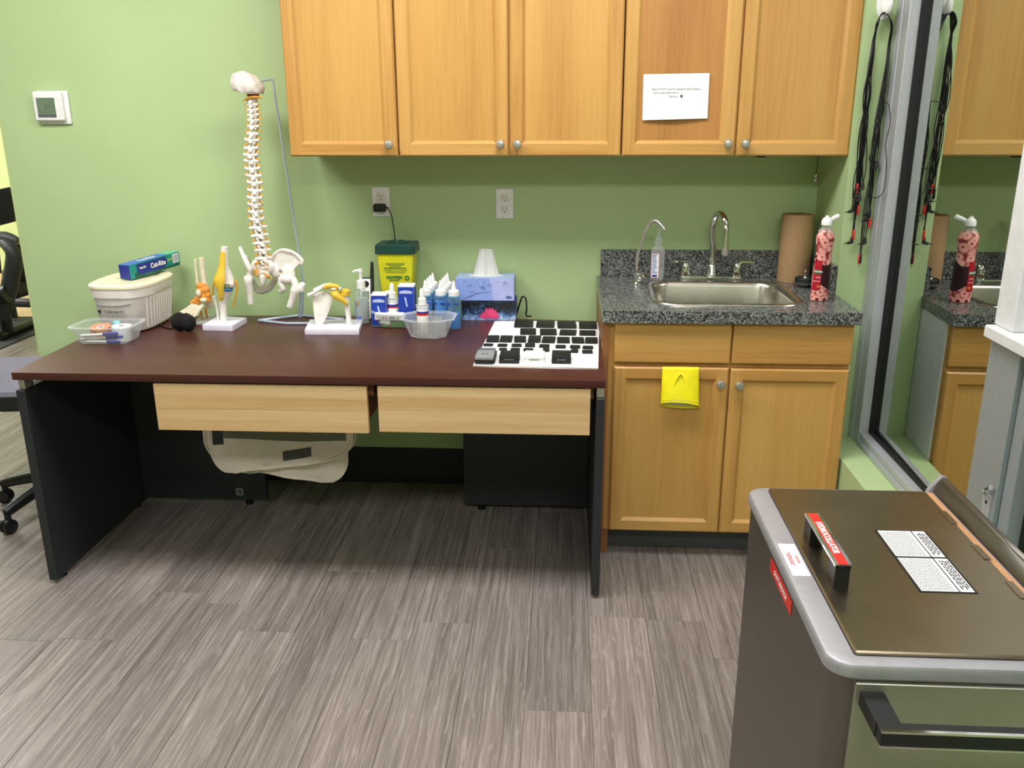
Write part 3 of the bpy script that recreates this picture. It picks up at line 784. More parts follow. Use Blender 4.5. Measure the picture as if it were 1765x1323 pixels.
# wrap box lies across the lid, tilted up towards the back right
pa = U(227, 482, 'z', ZD + HB + .0135); ln = .262; d_ = Vector((math.cos(R(72)), math.sin(R(72)), .055)).normalized()
wx = thing('wrap_box', 'blue and teal wrapping paper box lying on the cream lid', 'box', (0, 0, 0))
up_ = Vector((0, 0, 1)); sdv = d_.cross(up_).normalized(); up2 = sdv.cross(d_).normalized()
Mx = Matrix((d_, -sdv, up2)).transposed().to_4x4(); Mx.translation = pa
wx.matrix_world = Mx
S = .054
obj('carton', B().box(0, ln, 0, S, 0, S, .001), M['teal'], wx, 0)
obj('front_flap', B().prism([(.032, .052), (.032, .022), (.05, .008), (.075, .006), (ln, .012), (ln, .052)], -.0022, -.0006, 'xz'), M['teal'], wx, 0)
obj('open_slot', B().box(.02, ln - .002, -.0005, .0005, .002, .020), M['dteal'], wx, 0)
fb = obj('blue_field', B().prism([(.033, .051), (.033, .022), (.05, .0085), (.17, .0095), (.190, .02), (.192, .035), (.183, .051)], -.0027, -.0022, 'xz'), M['navy'], wx, 0)
obj('top_field', B().box(.0, .20, .001, S - .001, S, S + .0006), M['blue2'], wx, 0)
obj('top_field', B().box(.20, ln - .002, .001, S - .001, S, S + .0005), M['lteal'], wx, 0)
obj('end_field', B().box(-.0007, 0, .002, S - .002, .001, S - .002).box(-.0012, -.0006, .026, .03, .006, .044).box(-.0012, -.0006, .038, .046, .006, .044), M['navy'], wx, 0)
lettering('Cut-Rite', .026, M['white'], fb, frame((.142, -.0030, .030), (1, 0, 0), (0, 0, 1)), bold=.0008, squash=.9)
lettering('Reynolds', .011, M['white'], fb, frame((.062, -.0030, .034), (1, 0, 0), (0, 0, 1)), bold=.0003, squash=.8)
lettering('wax paper\npapier ciré', .0062, M['lime'], fb, frame((.206, -.0026, .034), (1, 0, 0), (0, 0, 1)), bold=.0003)
lettering('Cut-Rite', .028, M['white'], wx, frame((.115, .027, S + .0008), (1, 0, 0), (0, 1, 0)), bold=.0009, squash=.9)
lettering('75', .02, M['lime'], wx, frame((.235, .027, S + .0008), (1, 0, 0), (0, 1, 0)), bold=.0004)
bc_ = obj('barcode_patch', B().box(.222, .256, -.0028, -.0022, .016, .050), M['paper'], wx, 0)
bb = B()
for i in range(13): bb.box(.2245 + i * .0023, .2245 + i * .0023 + (.0012 if i % 3 else .0006), -.0031, -.0028, .020, .046)
obj('bars', bb, M['inkgrey'], bc_, 0)

def tub(label, loc, hx, hy, h, mat, flare=.02, r=.03, rz=0, name='plastic_tub', rim=.008):
    t = thing(name, label, 'container', loc, rz)
    x0, y0 = hx - flare, hy - flare
    b = B().loft([rring(0, 0, x0 * .6, y0 * .6, r * .5, .0015), rring(0, 0, x0 - .006, y0 - .006, r, .0012), rring(0, 0, x0, y0, r, .007), rring(0, 0, hx - .002, hy - .002, r, h - .005)], cap=False)
    b.poly([Vector((x, y, .0015)) for x, y in rrect(0, 0, x0 * .6, y0 * .6, r * .5)])
    obj('bowl', b, mat, t, 40)
    b = B().loft([rring(0, 0, hx - .002, hy - .002, r, h - .006), rring(0, 0, hx + rim, hy + rim, r + rim, h - .004), rring(0, 0, hx + rim, hy + rim, r + rim, h), rring(0, 0, hx - .002, hy - .002, r, h + .0008)], cap=False)
    obj('rim', b, mat, t, 40)
    return t
tub('clear plastic tub of tape rolls and pens at the front left desk corner', (-1.618, -.512, ZD), .106, .078, .064, M['shell'], .016)
def roll(label, loc, r, ri, h, mat, name, rot=None):
    t = thing(name, label, 'tape roll', loc)
    if rot: t.rotation_euler = rot
    obj('roll', B().lathe([(ri, 0), (r, 0), (r, h), (ri, h)], seg=28, cap=False), mat, t)
    obj('core', B().lathe([(ri - .003, .0005), (ri, .0005), (ri, h - .0005), (ri - .003, h - .0005)], seg=24, cap=False), M['paper'], t)
    return t
tr = roll('tan tape roll lying in the clear tub', (-1.650, -.500, ZD + .024), .035, .012, .026, M['tan'], 'tan_tape_roll', (R(8), 0, 0))
lettering('3M-1', .008, M['ink'], tr, frame((.0, -.0355, .018), (1, 0, 0), (0, 0, 1)))
wr = roll('white gridded tape roll standing in the clear tub', (-1.568, -.512, ZD + .0035), .034, .013, .052, M['paper'], 'white_tape_roll')
gb = B()
for i in range(7): gb.lathe([(.0343, .004 + i * .0072), (.0343, .0046 + i * .0072)], seg=28, cap=False)
for i in range(28):
    a = 2 * math.pi * i / 28; gb.box(.0340, .0344, -.0003, .0003, .001, .051, mat=Matrix.Rotation(a, 4, 'Z'))
obj('grid_lines', gb, M['klink'], wr, 0, kind='stuff')
bt = thing('blue_bottle_cap', 'pale turquoise cap behind the tape rolls in the clear tub', 'cap', (-1.603, -.476, ZD + .0035))
obj('cap', B().lathe([(.014, 0), (.014, .056), (.012, .06), (.003, .061)], seg=18), plain('turquoise_plastic', '8fc9cf', .4), bt)
def pen(label, loc, rz, capcol, ln=.125, tilt=0):
    t = thing('pen', label, 'pen', loc, rz); t.rotation_euler = (0, R(tilt), rz)
    Y = Matrix.Rotation(R(90), 4, 'Y')
    obj('barrel', B().lathe([(.003, 0), (.0048, .004), (.0048, ln * .62)], seg=12, mat=Y), M['white'], t)
    obj('cap', B().lathe([(.0056, ln * .60), (.0058, ln * .96), (.003, ln)], seg=12, mat=Y), capcol, t)
    return t
pen('white pen with blue cap, upper of the pens in the clear tub', (-1.694, -.562, ZD + .030), R(6), M['penblue'], .13, -3)
pen('blue marker lying under the pens in the clear tub', (-1.70, -.552, ZD + .0135), R(4), M['penblue'], .15, -4)
pen('white pen with blue cap, lowest at the front of the tub', (-1.672, -.567, ZD + .0095), R(2), M['penblue'], .12, 0)

# ---------------------------------------------------------------- black strap roll, foot, knee, shoulder
bs = thing('fuzzy_strap', 'black fuzzy strap rolled into two lumps in front of the foot model', 'strap', (-1.412, -.352, ZD))
obj('roll', B().ell((-.018, .004, .034), (.031, .034, .034), 18, 12), M['foam'], bs)
obj('roll', B().ell((.020, -.006, .031), (.027, .033, .031), 18, 12).ell((.008, .004, .036), (.02, .03, .03), 14, 9), M['foam'], bs)
PL_ = lambda o, px, py, y: rel(o, U(px, py, 'y', y))

ft = thing('foot_model', 'cream skeleton foot model with orange ligaments, left of the knee model', 'anatomical model', (-1.345, -.20, ZD))
yf = -.22
q = lambda px, py, dy=0: PL_(ft, px, py, yf + dy)
obj('base', B().box(-.082, -.006, -.075, .075, 0, .012, .003), clear('smoky_clear_base', 'b9bcb2', .55, .2), ft, 30)
obj('tibia', B().tube([q(347, 444), q(349, 462), q(352, 485), q(355, 500)], [.0105, .0095, .0105, .016], 10, 3), M['bone_y'], ft)
obj('fibula', B().tube([q(337, 446, .01), q(338, 465, .01), q(341, 490, .01), q(343, 506, .01)], [.0055, .005, .006, .009], 8, 3), M['bone_y'], ft)
b = B()
for (x, y, rr) in ((344, 492, .014), (350, 492, .015), (354, 499, .019), (347, 501, .019), (358, 508, .016), (352, 510, .017), (359, 516, .013), (343, 514, .017), (337, 519, .014), (331, 521, .010), (341, 521, .012), (349, 519, .010)):
    b.ell(q(x, y, -.010), (rr, rr * .8, rr * .8), 10, 7)
obj('ligament', fuse(b, .003, 3), M['ligo'], ft)
obj('ankle_bone', B().ell(q(342, 505, -.024), (.010, .008, .014), 10, 7).ell(q(351, 517, -.02), (.014, .012, .010), 10, 7), M['bone_y'], ft)
obj('heel_bone', B().tube([q(353, 505, .03), q(358, 515, .035), q(362, 528, .05)], [.017, .018, .016], 10, 3), M['bone_y'], ft)
for i, (ax, ay, bx_, by_) in enumerate(((333, 524, 313, 538), (337, 525, 317, 540), (341, 526, 323, 541), (345, 527, 330, 542), (350, 525, 337, 543))):
    obj('toe_bone', B().tube([q(ax, ay, -.02), q((ax + bx_) / 2, (ay + by_) / 2, -.03), q(bx_, by_, -.035)], [.0055 + .0005 * i, .004 + .0005 * i, .0065 + .0006 * i], 8, 3).ell(q(bx_ - 3, by_ + 2, -.045), (.006, .008, .005), 8, 6), M['bone_y'], ft)
obj('post', B().tube([q(344, 528, 0), (q(344, 540, 0).x, 0, .011)], .004, 8).tube([q(354, 530, .03), (q(354, 540, .03).x, .02, .011)], .004, 8), M['ligo'], ft)

kn = thing('knee_model', 'knee joint model with yellow tendon on a white block base', 'anatomical model', (-1.283, -.280, ZD))
obj('base', B().prism([(-.062, -.068), (.055, -.076), (.062, .058), (-.058, .085)], 0, .022, 'xy', .0015), M['base_w'], kn, 20)
yk = -.285
q = lambda px, py, dy=0: PL_(kn, px, py, yk + dy)
obj('tibia', B().tube([q(385, 556), q(385, 540), q(384, 520), q(386, 507), q(387, 500)], [.012, .012, .014, .024, .030], 14, 3), M['bone'], kn)
obj('fibula', B().tube([q(377, 555, .01), q(374, 530, .01), q(369, 510, .01)], [.0055, .005, .008], 8, 3), M['bone'], kn)
obj('meniscus', B().lathe([(.031, -.004), (.033, 0), (.031, .004)], q(387, 498), 20, sy=.7), M['disc'], kn)
obj('femur', B().tube([q(387, 425), q(387, 440), q(388, 460), q(392, 478), q(393, 487)], [.0125, .0125, .014, .022, .027], 14, 3).ell(q(382, 489), (.017, .022, .018), 12, 8).ell(q(399, 488), (.017, .022, .018), 12, 8), M['bone'], kn)
tn = [(384, 434, .006, -.022), (384, 437, .0105, -.022), (383, 455, .012, -.027), (381, 468, .015, -.034), (378, 480, .0215, -.043), (378, 490, .020, -.043), (380, 500, .0125, -.042), (381, 510, .0105, -.038), (381, 518, .009, -.034)]
obj('tendon', B().loft([[q(x, y, dz) + Vector((math.cos(a) * r_, math.sin(a) * .007, 0)) for a in [2 * math.pi * k / 12 for k in range(12)]] for x, y, r_, dz in tn]), M['ligy'], kn)
for x0, x1, x2 in ((371, 367, 368), (404, 409, 400)):
    obj('side_ligament', B().tube([q(x0, 482, -.01), q(x1, 495, -.01), q(x2 + (2 if x2 > 390 else 0), 530 if x2 > 390 else 508, -.005)], [.005, .0035, .003], 8, 4), M['nerve'], kn)
obj('pin', B().lathe([(.004, 0), (.004, .003), (.001, .004)], seg=10, mat=Matrix.Translation(q(382, 513, -.042)) @ Matrix.Rotation(R(90), 4, 'X')), M['nickel'], kn)

sm_ = thing('shoulder_model', 'shoulder blade and upper arm model with yellow ligaments on a flat white base', 'anatomical model', (-.858, -.31, ZD))
obj('base', B().prism([(-.086, -.086), (.112, -.078), (.090, .085), (-.112, .076)], 0, .020, 'xy', .0015), M['base_w'], sm_, 20)
ys = -.315
q = lambda px, py, dy=0: PL_(sm_, px, py, ys + dy)
def outline(pts, dy=0): return [(q(x, y, dy).x, q(x, y, dy).z) for x, y in pts]
yy = ys - sm_.location.y
bl_poly = outline([(540, 506), (545, 504), (557, 502), (568, 505), (575, 512), (573, 522), (568, 535), (562, 548), (557, 558), (552, 564), (547, 562), (543, 548), (541, 530)])
obj('shoulder_blade', B().prism(bl_poly, yy - .004, yy + .005, 'xz', .0025, bend=lambda u, v: -6.0 * (u + .035) ** 2), M['bone'], sm_, 40)
obj('blade_spine', B().tube([q(541, 500, .012), q(548, 497, .012), q(560, 492, .005), q(572, 491, -.005)], [.006, .007, .008, .009], 8, 3), M['bone'], sm_)
obj('collar_bone', B().tube([q(532, 509, -.02), q(540, 505, -.024), q(549, 499, -.022), q(556, 494, -.015), q(563, 491, -.01)], [.0085, .007, .006, .0065, .007], 10, 3), M['bone'], sm_)
lg = B().tube([q(558, 496, -.02), q(566, 493, -.02), q(577, 493, -.02), q(585, 495, -.02)], [.008, .011, .010, .007], 10, 3).tube([q(573, 501, -.012), q(579, 509, -.02), q(586, 514, -.02), q(596, 522, -.015), q(598, 526, -.014)], [.011, .016, .012, .008, .007], 10, 3).ell(q(577, 500, -.018), (.014, .010, .010), 10, 7)
obj('ligament', fuse(lg, .0028, 3), M['ligy'], sm_)
obj('arm_bone', B().tube([q(595, 508), q(597, 520), q(600, 540), q(602, 561)], [.016, .012, .0095, .0105], 12, 3).ell(q(594, 507), (.018, .018, .017), 12, 8), M['bone'], sm_)
obj('cuff', B().lathe([(.019, -.012), (.0205, -.004), (.019, .006), (.010, .011), (.002, .012)], q(595, 503), 16), M['ligy'], sm_)
for x, y in ((602, 503), (600, 523), (572, 509)):
    obj('pin', B().lathe([(.0035, 0), (.0035, .002), (.001, .003)], seg=10, mat=Matrix.Translation(q(x, y, -.021)) @ Matrix.Rotation(R(90), 4, 'X')), M['nickel'], sm_)
obj('white_tip', B().ell(q(575, 498, -.025), (.011, .006, .005), 10, 7).ell(q(586, 497, -.022), (.006, .006, .006), 8, 6), M['bone'], sm_)

# ---------------------------------------------------------------- spine model and its stand
st = thing('model_stand', 'pale blue metal rod stand with a triangular foot carrying the spine', 'stand', (-1.046, -.105, ZD))
A_, B_, C1, C2 = U(446, 552, 'z', ZD + .005), U(592, 550, 'z', ZD + .005), U(492, 557, 'z', ZD + .005), U(552, 557, 'z', ZD + .005)
RR = Vector((-1.046, -.105, ZD + .005))
loop = [rel(st, p) for p in (RR + Vector((-.008, 0, 0)), A_, C1, C2, B_, RR + Vector((.008, 0, 0)))]
obj('foot_frame', B().tube(loop[:2], .0055, 8).tube(loop[1:5], .0055, 8).tube(loop[4:], .0055, 8), M['rod'], st)
top = U(470, 137, 'y', -.16); mid = U(522, 482, 'y', -.115); hook_ = U(446, 140, 'y', -.19)
obj('sleeve', B().tube([(0, 0, 0), rel(st, mid)], [.0095, .0075], 12), M['rod'], st)
obj('rod', B().tube([rel(st, mid), rel(st, top), rel(st, top) + Vector((-.003, 0, .001)), rel(st, hook_)], .0038, 10), M['rod'], st)

SPY = -.19
sp = thing('spine_model', 'white full spine model with pelvis hanging from the blue rod stand', 'anatomical model', (-1.19, SPY, .95))
q = lambda px, py, dy=0: rel(sp, U(px, py, 'y', SPY + dy))
path = [(437, 171), (439, 190), (440, 210), (438, 235), (436, 262), (436, 285), (440, 310), (441, 335), (438, 358), (441, 382), (446, 408), (450, 430), (453, 452)]
def pth(u):
    u = max(0, min(1, u)) * (len(path) - 1); i = min(int(u), len(path) - 2); f = u - i
    p0, p1, p2, p3 = [path[max(0, min(len(path) - 1, i + k))] for k in (-1, 0, 1, 2)]
    cr = lambda a, b, c, d: .5 * (2 * b + (c - a) * f + (2 * a - 5 * b + 4 * c - d) * f * f + (3 * b - a - 3 * c + d) * f ** 3)
    return cr(*[p[0] for p in (p0, p1, p2, p3)]), cr(*[p[1] for p in (p0, p1, p2, p3)])
def vert_mesh(kind):
    """one vertebra: body, arch, swept side processes and back spine; units in metres, about its centre"""
    b = B()
    k = {'neck': (.0115, .0075, .0175, .10), 'chest': (.0125, .0105, .025, -.35), 'loin': (.0165, .0125, .028, .05)}[kind]
    br, bh, sw, sl = k
    b.lathe([(br * .98, -bh), (br * .88, -bh * .45), (br * .86, bh * .45), (br * .98, bh), (br * .5, bh * 1.05)], seg=12, sy=.85, c=(0, .006, 0))
    b.tube([(-br * .95, -.001, .001), (-br * .7, -.013, .002), (0, -.019, .0), (br * .7, -.013, .002), (br * .95, -.001, .001)], [.0055, .0068, .0075, .0068, .0055], 8, 2)
    for s in (-1, 1):
        b.tube([(s * br * .6, -.010, 0), (s * sw * .75, -.013, .0025), (s * sw, -.012, .0055 if kind == 'chest' else .001)], [.0068, .0056, .0062], 8, 2)
        b.ell((s * br * .55, -.016, bh * .70), (.006, .0042, .007), 8, 6); b.ell((s * br * .55, -.016, -bh * .75), (.006, .0042, .007), 8, 6)
    b.tube([(0, -.016, 0), (0, -.025, -.005), (0, -.031, -.011 if kind == 'chest' else -.005)], [.0080, .0062, .0058], 8, 2)
    return b.mesh('vertebra')
vm = {k: vert_mesh(k) for k in ('neck', 'chest', 'loin')}
nm = B().tube([(-.010, -.006, 0), (-.020, -.010, -.003), (-.028, -.016, -.008)], [.0032, .0032, .0018], 6, 2).mesh('nerve')
nm2 = B().tube([(.010, -.006, 0), (.020, -.010, -.003), (.028, -.016, -.008)], [.0032, .0032, .0018], 6, 2).mesh('nerve')
dm = B().lathe([(.009, -.0025), (.0105, 0), (.009, .0025)], (0, .006, 0), 12, sy=.85).mesh('disc')
for i in range(24):
    u = (i + .3) / 24
    u = u * .86 + u * u * .14
    px, py = pth(u); u2 = ((i + .8) / 24); px2, py2 = pth(min(1, u2 * .86 + u2 * u2 * .14))
    kind = 'neck' if i < 7 else 'chest' if i < 19 else 'loin'
    dyo = .012 * math.sin(u * 6.0)
    o = obj('vertebra', vm[kind], M['bone'], sp, 50)
    o.location = q(px, py, dyo)
    o.rotation_euler = (random.uniform(-.1, .1), random.uniform(-.06, .06), R(-6 if i < 10 else 8 if i < 16 else 16 + i))
    o.scale = (1.1, 1.05, .97 + .15 * u)
    for m_, s in ((nm, -1), (nm2, 1)):
        n_o = obj('nerve', m_, M['nerve'], o, 50); n_o.location = (0, 0, -.009)
    d_o = obj('disc', dm, M['nerve'] if i > 13 else M['bone_t'], o, 50); d_o.location = (0, -.004, -.0105); d_o.scale = (.9, 1.9 if i > 12 else 1, 1)
# skull base
t_ = bmesh.new(); bmesh.ops.create_icosphere(t_, subdivisions=4, radius=1)
c0 = q(428, 149)
for v in t_.verts:
    x, y, z = v.co
    if z < -.45: z = -.45 - (z + .45) * .15
    z += .30 * max(0, -x) - .10 - .22 * max(0, x) * max(0, z)
    r_ = 1 + .05 * math.sin(9 * x + 4 * z) * math.cos(6 * y) - .06 * max(0, y - .2)
    r_ *= 1 - .10 * max(0, x + .6 * z - .55) + .03 * math.sin(13 * x + 5) * math.sin(11 * z)
    v.co = Vector((x * .060 * r_, y * .048 * r_, z * .052 * r_)) + c0 + Vector((0, -.005, .003))
obj('skull_base', (lambda b: (b.merge(t_), b)[1])(B()), M['bone_t'], sp, 60)
obj('joint_disc', B().lathe([(.020, -.004), (.024, 0), (.020, .004)], q(436, 164), 14, sy=.8), M['redin'], sp)
obj('top_nerve', B().tube([q(420, 173, -.02), q(430, 168, -.03), q(440, 167, -.03), q(452, 168, -.02)], [.003, .0045, .0045, .003], 8, 3), M['nerve'], sp)
# sacrum
b = B().loft([[q(x, y, dy) + Vector((math.cos(a) * w, math.sin(a) * .012, math.sin(a) * .004)) for a in [2 * math.pi * k / 14 for k in range(14)]]
              for x, y, w, dy in ((453, 450, .030, 0), (453, 458, .036, -.006), (453, 468, .030, -.014), (453, 478, .021, -.018), (454, 487, .012, -.014), (454, 493, .005, -.006))])
for yv in (455, 462, 469, 477):
    b.ell(q(453, yv, -.026), (.007, .006, .0055), 8, 6)
b.ell(q(442, 458, -.012), (.020, .014, .026), 10, 7).ell(q(464, 459, -.012), (.022, .014, .026), 10, 7)
obj('sacrum', fuse(b, .0028, 2), M['bone'], sp, 60)
b = B()
for x0, y0, x1, y1 in ((438, 456, 444, 452), (437, 470, 444, 461), (438, 473, 446, 466), (440, 476, 446, 472), (456, 471, 467, 479), (457, 474, 464, 480), (459, 453, 462, 456), (459, 463, 461, 464)):
    b.tube([q(x1, y1, -.03) if x1 > x0 and x0 < 450 else q(x0, y0, -.03), q((x0 + x1) / 2, (y0 + y1) / 2, -.038), q(x0, y0, -.03) if x0 < 450 else q(x1, y1, -.03)], [.003, .0035, .0022], 6, 2)
obj('sacral_nerves', b, M['nerve'], sp, 50)
# hip bones
hp = lambda pts, dy=0: [(q(x, y, dy).x, q(x, y, dy).z) for x, y in pts]
wing = hp([(463, 468), (465, 452), (470, 441), (478, 433), (487, 430), (497, 431), (507, 435), (515, 441), (521, 448), (521, 453), (514, 458), (508, 466), (505, 474), (507, 482), (505, 488), (498, 489), (490, 486), (484, 480), (483, 474), (478, 472), (470, 474)])
cx_ = q(490, 455).x
hb = B().prism(wing, -.005, .010, 'xz', 0, bend=lambda u, v: 5.0 * (u - cx_) ** 2 - .35 * (u - cx_) - .012)
hb.tube([q(464, 462, .01), q(466, 450, .01), q(472, 439, .0), q(479, 433, -.006), q(487, 430, -.012), q(497, 431, -.017), q(506, 435, -.021), q(515, 442, -.022), q(521, 450, -.02), q(519, 456, -.02)], [.008, .007, .006, .0055, .0055, .0055, .006, .0075, .0085, .007], 8, 3)
hb.ell(q(498, 470, -.014), (.026, .013, .030), 12, 8).ell(q(474, 466, .0), (.022, .013, .028), 12, 8).ell(q(497, 481, -.02), (.026, .020, .019), 12, 8)
hb.tube([q(490, 478, -.02), q(483, 485, -.02), q(485, 492, -.02), q(488, 497, -.015), q(484, 502, -.01), q(481, 499, 0)], [.015, .010, .011, .014, .010, .005], 10, 3)
obj('hip_bone', fuse(hb, .003, 3), M['bone'], sp, 60)
obj('hip_hollow', B().ell(q(483, 466, -.013), (.005, .004, .006), 10, 7), M['grey'], sp)
obj('pubic_arch', B().tube([q(486, 478, .0), q(474, 481, .03), q(470, 488, .05), q(463, 496, .065), q(450, 500, .07), q(442, 497, .065), q(437, 489, .05), q(433, 481, .03)], [.012, .011, .013, .015, .017, .015, .012, .011], 10, 3), M['bone'], sp)
hb = B().tube([q(413, 425, .01), q(418, 437, 0), q(424, 450, -.01), q(430, 463, -.01), q(433, 470, -.005)], [.0065, .009, .011, .012, .010], 10, 3)
hb.ell(q(431, 474, .0), (.014, .018, .016), 12, 8).ell(q(426, 452, .02), (.010, .03, .030), 12, 8)
obj('hip_bone', fuse(hb, .003, 3), M['bone'], sp, 60)
fb_ = B().tube([q(433, 477, 0), q(428, 483, -.01), q(429, 492, -.01), q(431, 508, -.01), q(432, 523, -.01)], [.014, .019, .0155, .0120, .0115], 12, 3).ell(q(424, 481, -.008), (.010, .012, .014), 10, 7)
obj('thigh_bone', fb_, M['bone'], sp)
fb_ = B().tube([q(504, 478, -.03), q(509, 490, -.035), q(509, 500, -.035), q(504, 515, -.035), q(499, 530, -.035)], [.014, .014, .019, .0130, .0130], 12, 3).tube([q(509, 499, -.035), q(517, 497, -.03), q(524, 487, -.025)], [.016, .015, .010], 10, 3).ell(q(519, 499, -.03), (.013, .012, .014), 10, 7)
obj('thigh_bone', fuse(fb_, .0028, 2), M['bone'], sp, 60)

# ---------------------------------------------------------------- bottles, handset, sharps bin
pu = thing('pump_bottle', 'clear hand gel pump bottle with white pump, behind the shoulder model', 'bottle', (-.772, -.205, ZD))
obj('bottle', B().lathe([(.024, 0), (.0265, .004), (.0265, .105), (.024, .122), (.014, .134), (.014, .140)], seg=24, sy=.8), M['shell'], pu)
obj('gel', B().lathe([(.023, .003), (.0245, .006), (.0245, .10), (.0242, .1005)], seg=24, sy=.8), M['gel'], pu)
obj('pump', B().lathe([(.0165, .136), (.0165, .165), (.012, .168), (.006, .170), (.006, .196), (.0085, .197), (.0085, .209), (.004, .211)], seg=18).tube([(.004, 0, .204), (-.018, -.004, .203), (-.027, -.006, .198)], [.006, .005, .0035], 8, 2), M['white'], pu)
obj('label', B().lathe([(.0268, .020), (.0268, .098)], seg=24, sy=.8, cap=False), M['shell'], pu)
obj('print', B().ell((-.013, -.0185, .082), (.006, .002, .009), 8, 6), plain('gold_print', 'b08a4a', .5), pu)
obj('print', B().box(-.022, -.019, -.016, -.012, .02, .09).box(-.014, .0, -.0222, -.0212, .018, .032), M['label_b'], pu, 0)

hs = thing('radio_handset', 'black and white two-way radio with a stub antenna behind the pump bottle', 'radio', (-.768, -.150, ZD))
hs.rotation_euler = (R(-8), 0, 0)
obj('body', B().box(-.028, .026, 0, .026, 0, .165, .006, 2), M['black'], hs)
obj('face', B().box(-.025, .016, -.003, .002, .004, .160, .004, 2), M['white'], hs)
obj('antenna', B().tube([(.019, .014, .16), (.020, .014, .205), (.020, .014, .225)], [.008, .0065, .005], 10), M['rubber'], hs)
obj('speaker', B().lathe([(.015, 0), (.015, .002)], seg=18, mat=Matrix.Translation((-.004, -.003, .140)) @ Matrix.Rotation(R(90), 4, 'X') @ Matrix.Diagonal((1, .85, 1, 1))), M['black'], hs)
obj('display', B().box(-.018, .010, -.0042, -.003, .082, .112, .001), M['lcd'], hs, 0)
for z in (.066, .050, .032):
    obj('button', B().ell((.006, -.003, z), (.005, .002, .0045), 10, 6), M['dgrey'], hs)

yb_ = -.158
sb = thing('sharps_bin', 'yellow sharps bin with a dark green lid against the wall', 'sharps bin', (-.672, -.10, ZD))
zt0 = rel(sb, U(650, 437, 'y', yb_)).z
xa, xb2 = rel(sb, U(649, 437, 'y', yb_)).x, rel(sb, U(712, 437, 'y', yb_)).x
hw = (xb2 - xa) / 2; xm = (xa + xb2) / 2
sb.location.x += xm
b = B().loft([rring(0, 0, hw - .018, .050, .008, 0), rring(0, 0, hw - .017, .051, .008, .004), rring(0, 0, hw, .058, .008, zt0)])
obj('body', b, M['yellow'], sb, 30)
b = B().loft([rring(0, 0, hw + .004, .062, .009, zt0 - .002), rring(0, 0, hw + .007, .065, .010, zt0), rring(0, 0, hw + .006, .064, .010, zt0 + .030), rring(0, 0, hw + .002, .060, .010, zt0 + .034), rring(0, 0, hw * .75, .045, .01, zt0 + .035)])
obj('lid', b, M['dgreen'], sb, 30)
obj('turret', B().lathe([(.046, 0), (.046, .004), (.036, .007), (.034, .005), (.012, .005), (.010, .010), (.002, .010)], (0, .0, zt0 + .034), 24, sy=.85), M['dgreen'], sb)
sl_ = frame((0, -.0570, zt0 * .68), (1, 0, 0), (0, -.042, 1))
for txt, sz, v, bd in (('SHARPS CONTAINER', .0085, .045, .0001), ('CONTENANT', .0085, .0365, .0001), ('FOR NEEDLES, LANCETS, SYRINGES', .0062, .020, 0), ('POUR AIGUILLES, LANCETTES', .0062, .012, 0), ('SHOPPERS', .0150, -.008, .0006), ('DRUG MART', .0075, -.0185, .0003)):
    Mx = sl_.copy(); Mx.translation = Mx @ Vector((-.006 if v < 0 else 0, v, .0004))
    lettering(txt, sz, M['pgreen'], sb, Mx, bold=bd, squash=.9)
Mx = sl_.copy(); Mx.translation = Mx @ Vector((0, .0285, .0002))
obj('print_bar', B().box(-.045, .043, -.0014, .0014, 0, .0003, mat=Mx), M['pgreen'], sb, 0)
Mx = sl_.copy(); Mx.translation = Mx @ Vector((.043, -.010, .0002))
obj('print_ring', B().lathe([(.0045, 0), (.0095, 0), (.0095, .0004), (.0045, .0004)], seg=20, cap=False, mat=Mx), M['pgreen'], sb, 0)

# ---------------------------------------------------------------- tubs with supplies
tub('clear tub of blue boxes and white bottles, behind the other clear tub', (-.634, -.245, ZD), .080, .058, .064, M['shell'], .014)
def bluebox(label, px0, px1, ptop, z0, y, h=None):
    a = U(px0, ptop, 'y', y); c = U(px1, ptop, 'y', y)
    t = thing('blue_box', label, 'box', ((a.x + c.x) / 2, y, z0))
    w = (c.x - a.x) / 2; hh = a.z - z0
    obj('carton', B().box(-w, w, 0, .042, 0, hh, .0008), M['paper'], t, 0)
    f = obj('blue_face', B().box(-w + .0005, w - .0005, -.0006, 0, .002, hh - .001), M['blue'], t, 0)
    obj('side_panel', B().box(w, w + .0005, .001, .041, .002, hh - .001), M['blue'], t, 0)
    pr = B().prism([(-w * .78, hh - .026), (w * .78, hh - .026), (w * .78, hh - .018), (w * .45, hh - .0145), (0, hh - .0135), (-w * .45, hh - .0145), (-w * .78, hh - .018)], -.0010, -.0006, 'xz')
    obj('label_band', pr, M['lblue'], f, 0)
    obj('tube_picture', B().box(-.003, .003, -.001, -.0006, .0, .036, mat=Matrix.Translation((.003, 0, hh - .075)) @ Matrix.Rotation(R(-10), 4, 'Y')), M['lblue'], f, 0)
    obj('flap', B().box(-w, w, .0, .046, 0, .0012, mat=Matrix.Translation((0, 0, hh)) @ Matrix.Rotation(R(6), 4, 'X')), M['paper'], t, 0)
    return t
bluebox('left small blue box with a white top in the back clear tub', 639, 665, 509, ZD + .004, -.272)
bluebox('right small blue box with a white top, standing higher in the back clear tub', 685, 713, 494, ZD + .004, -.247)
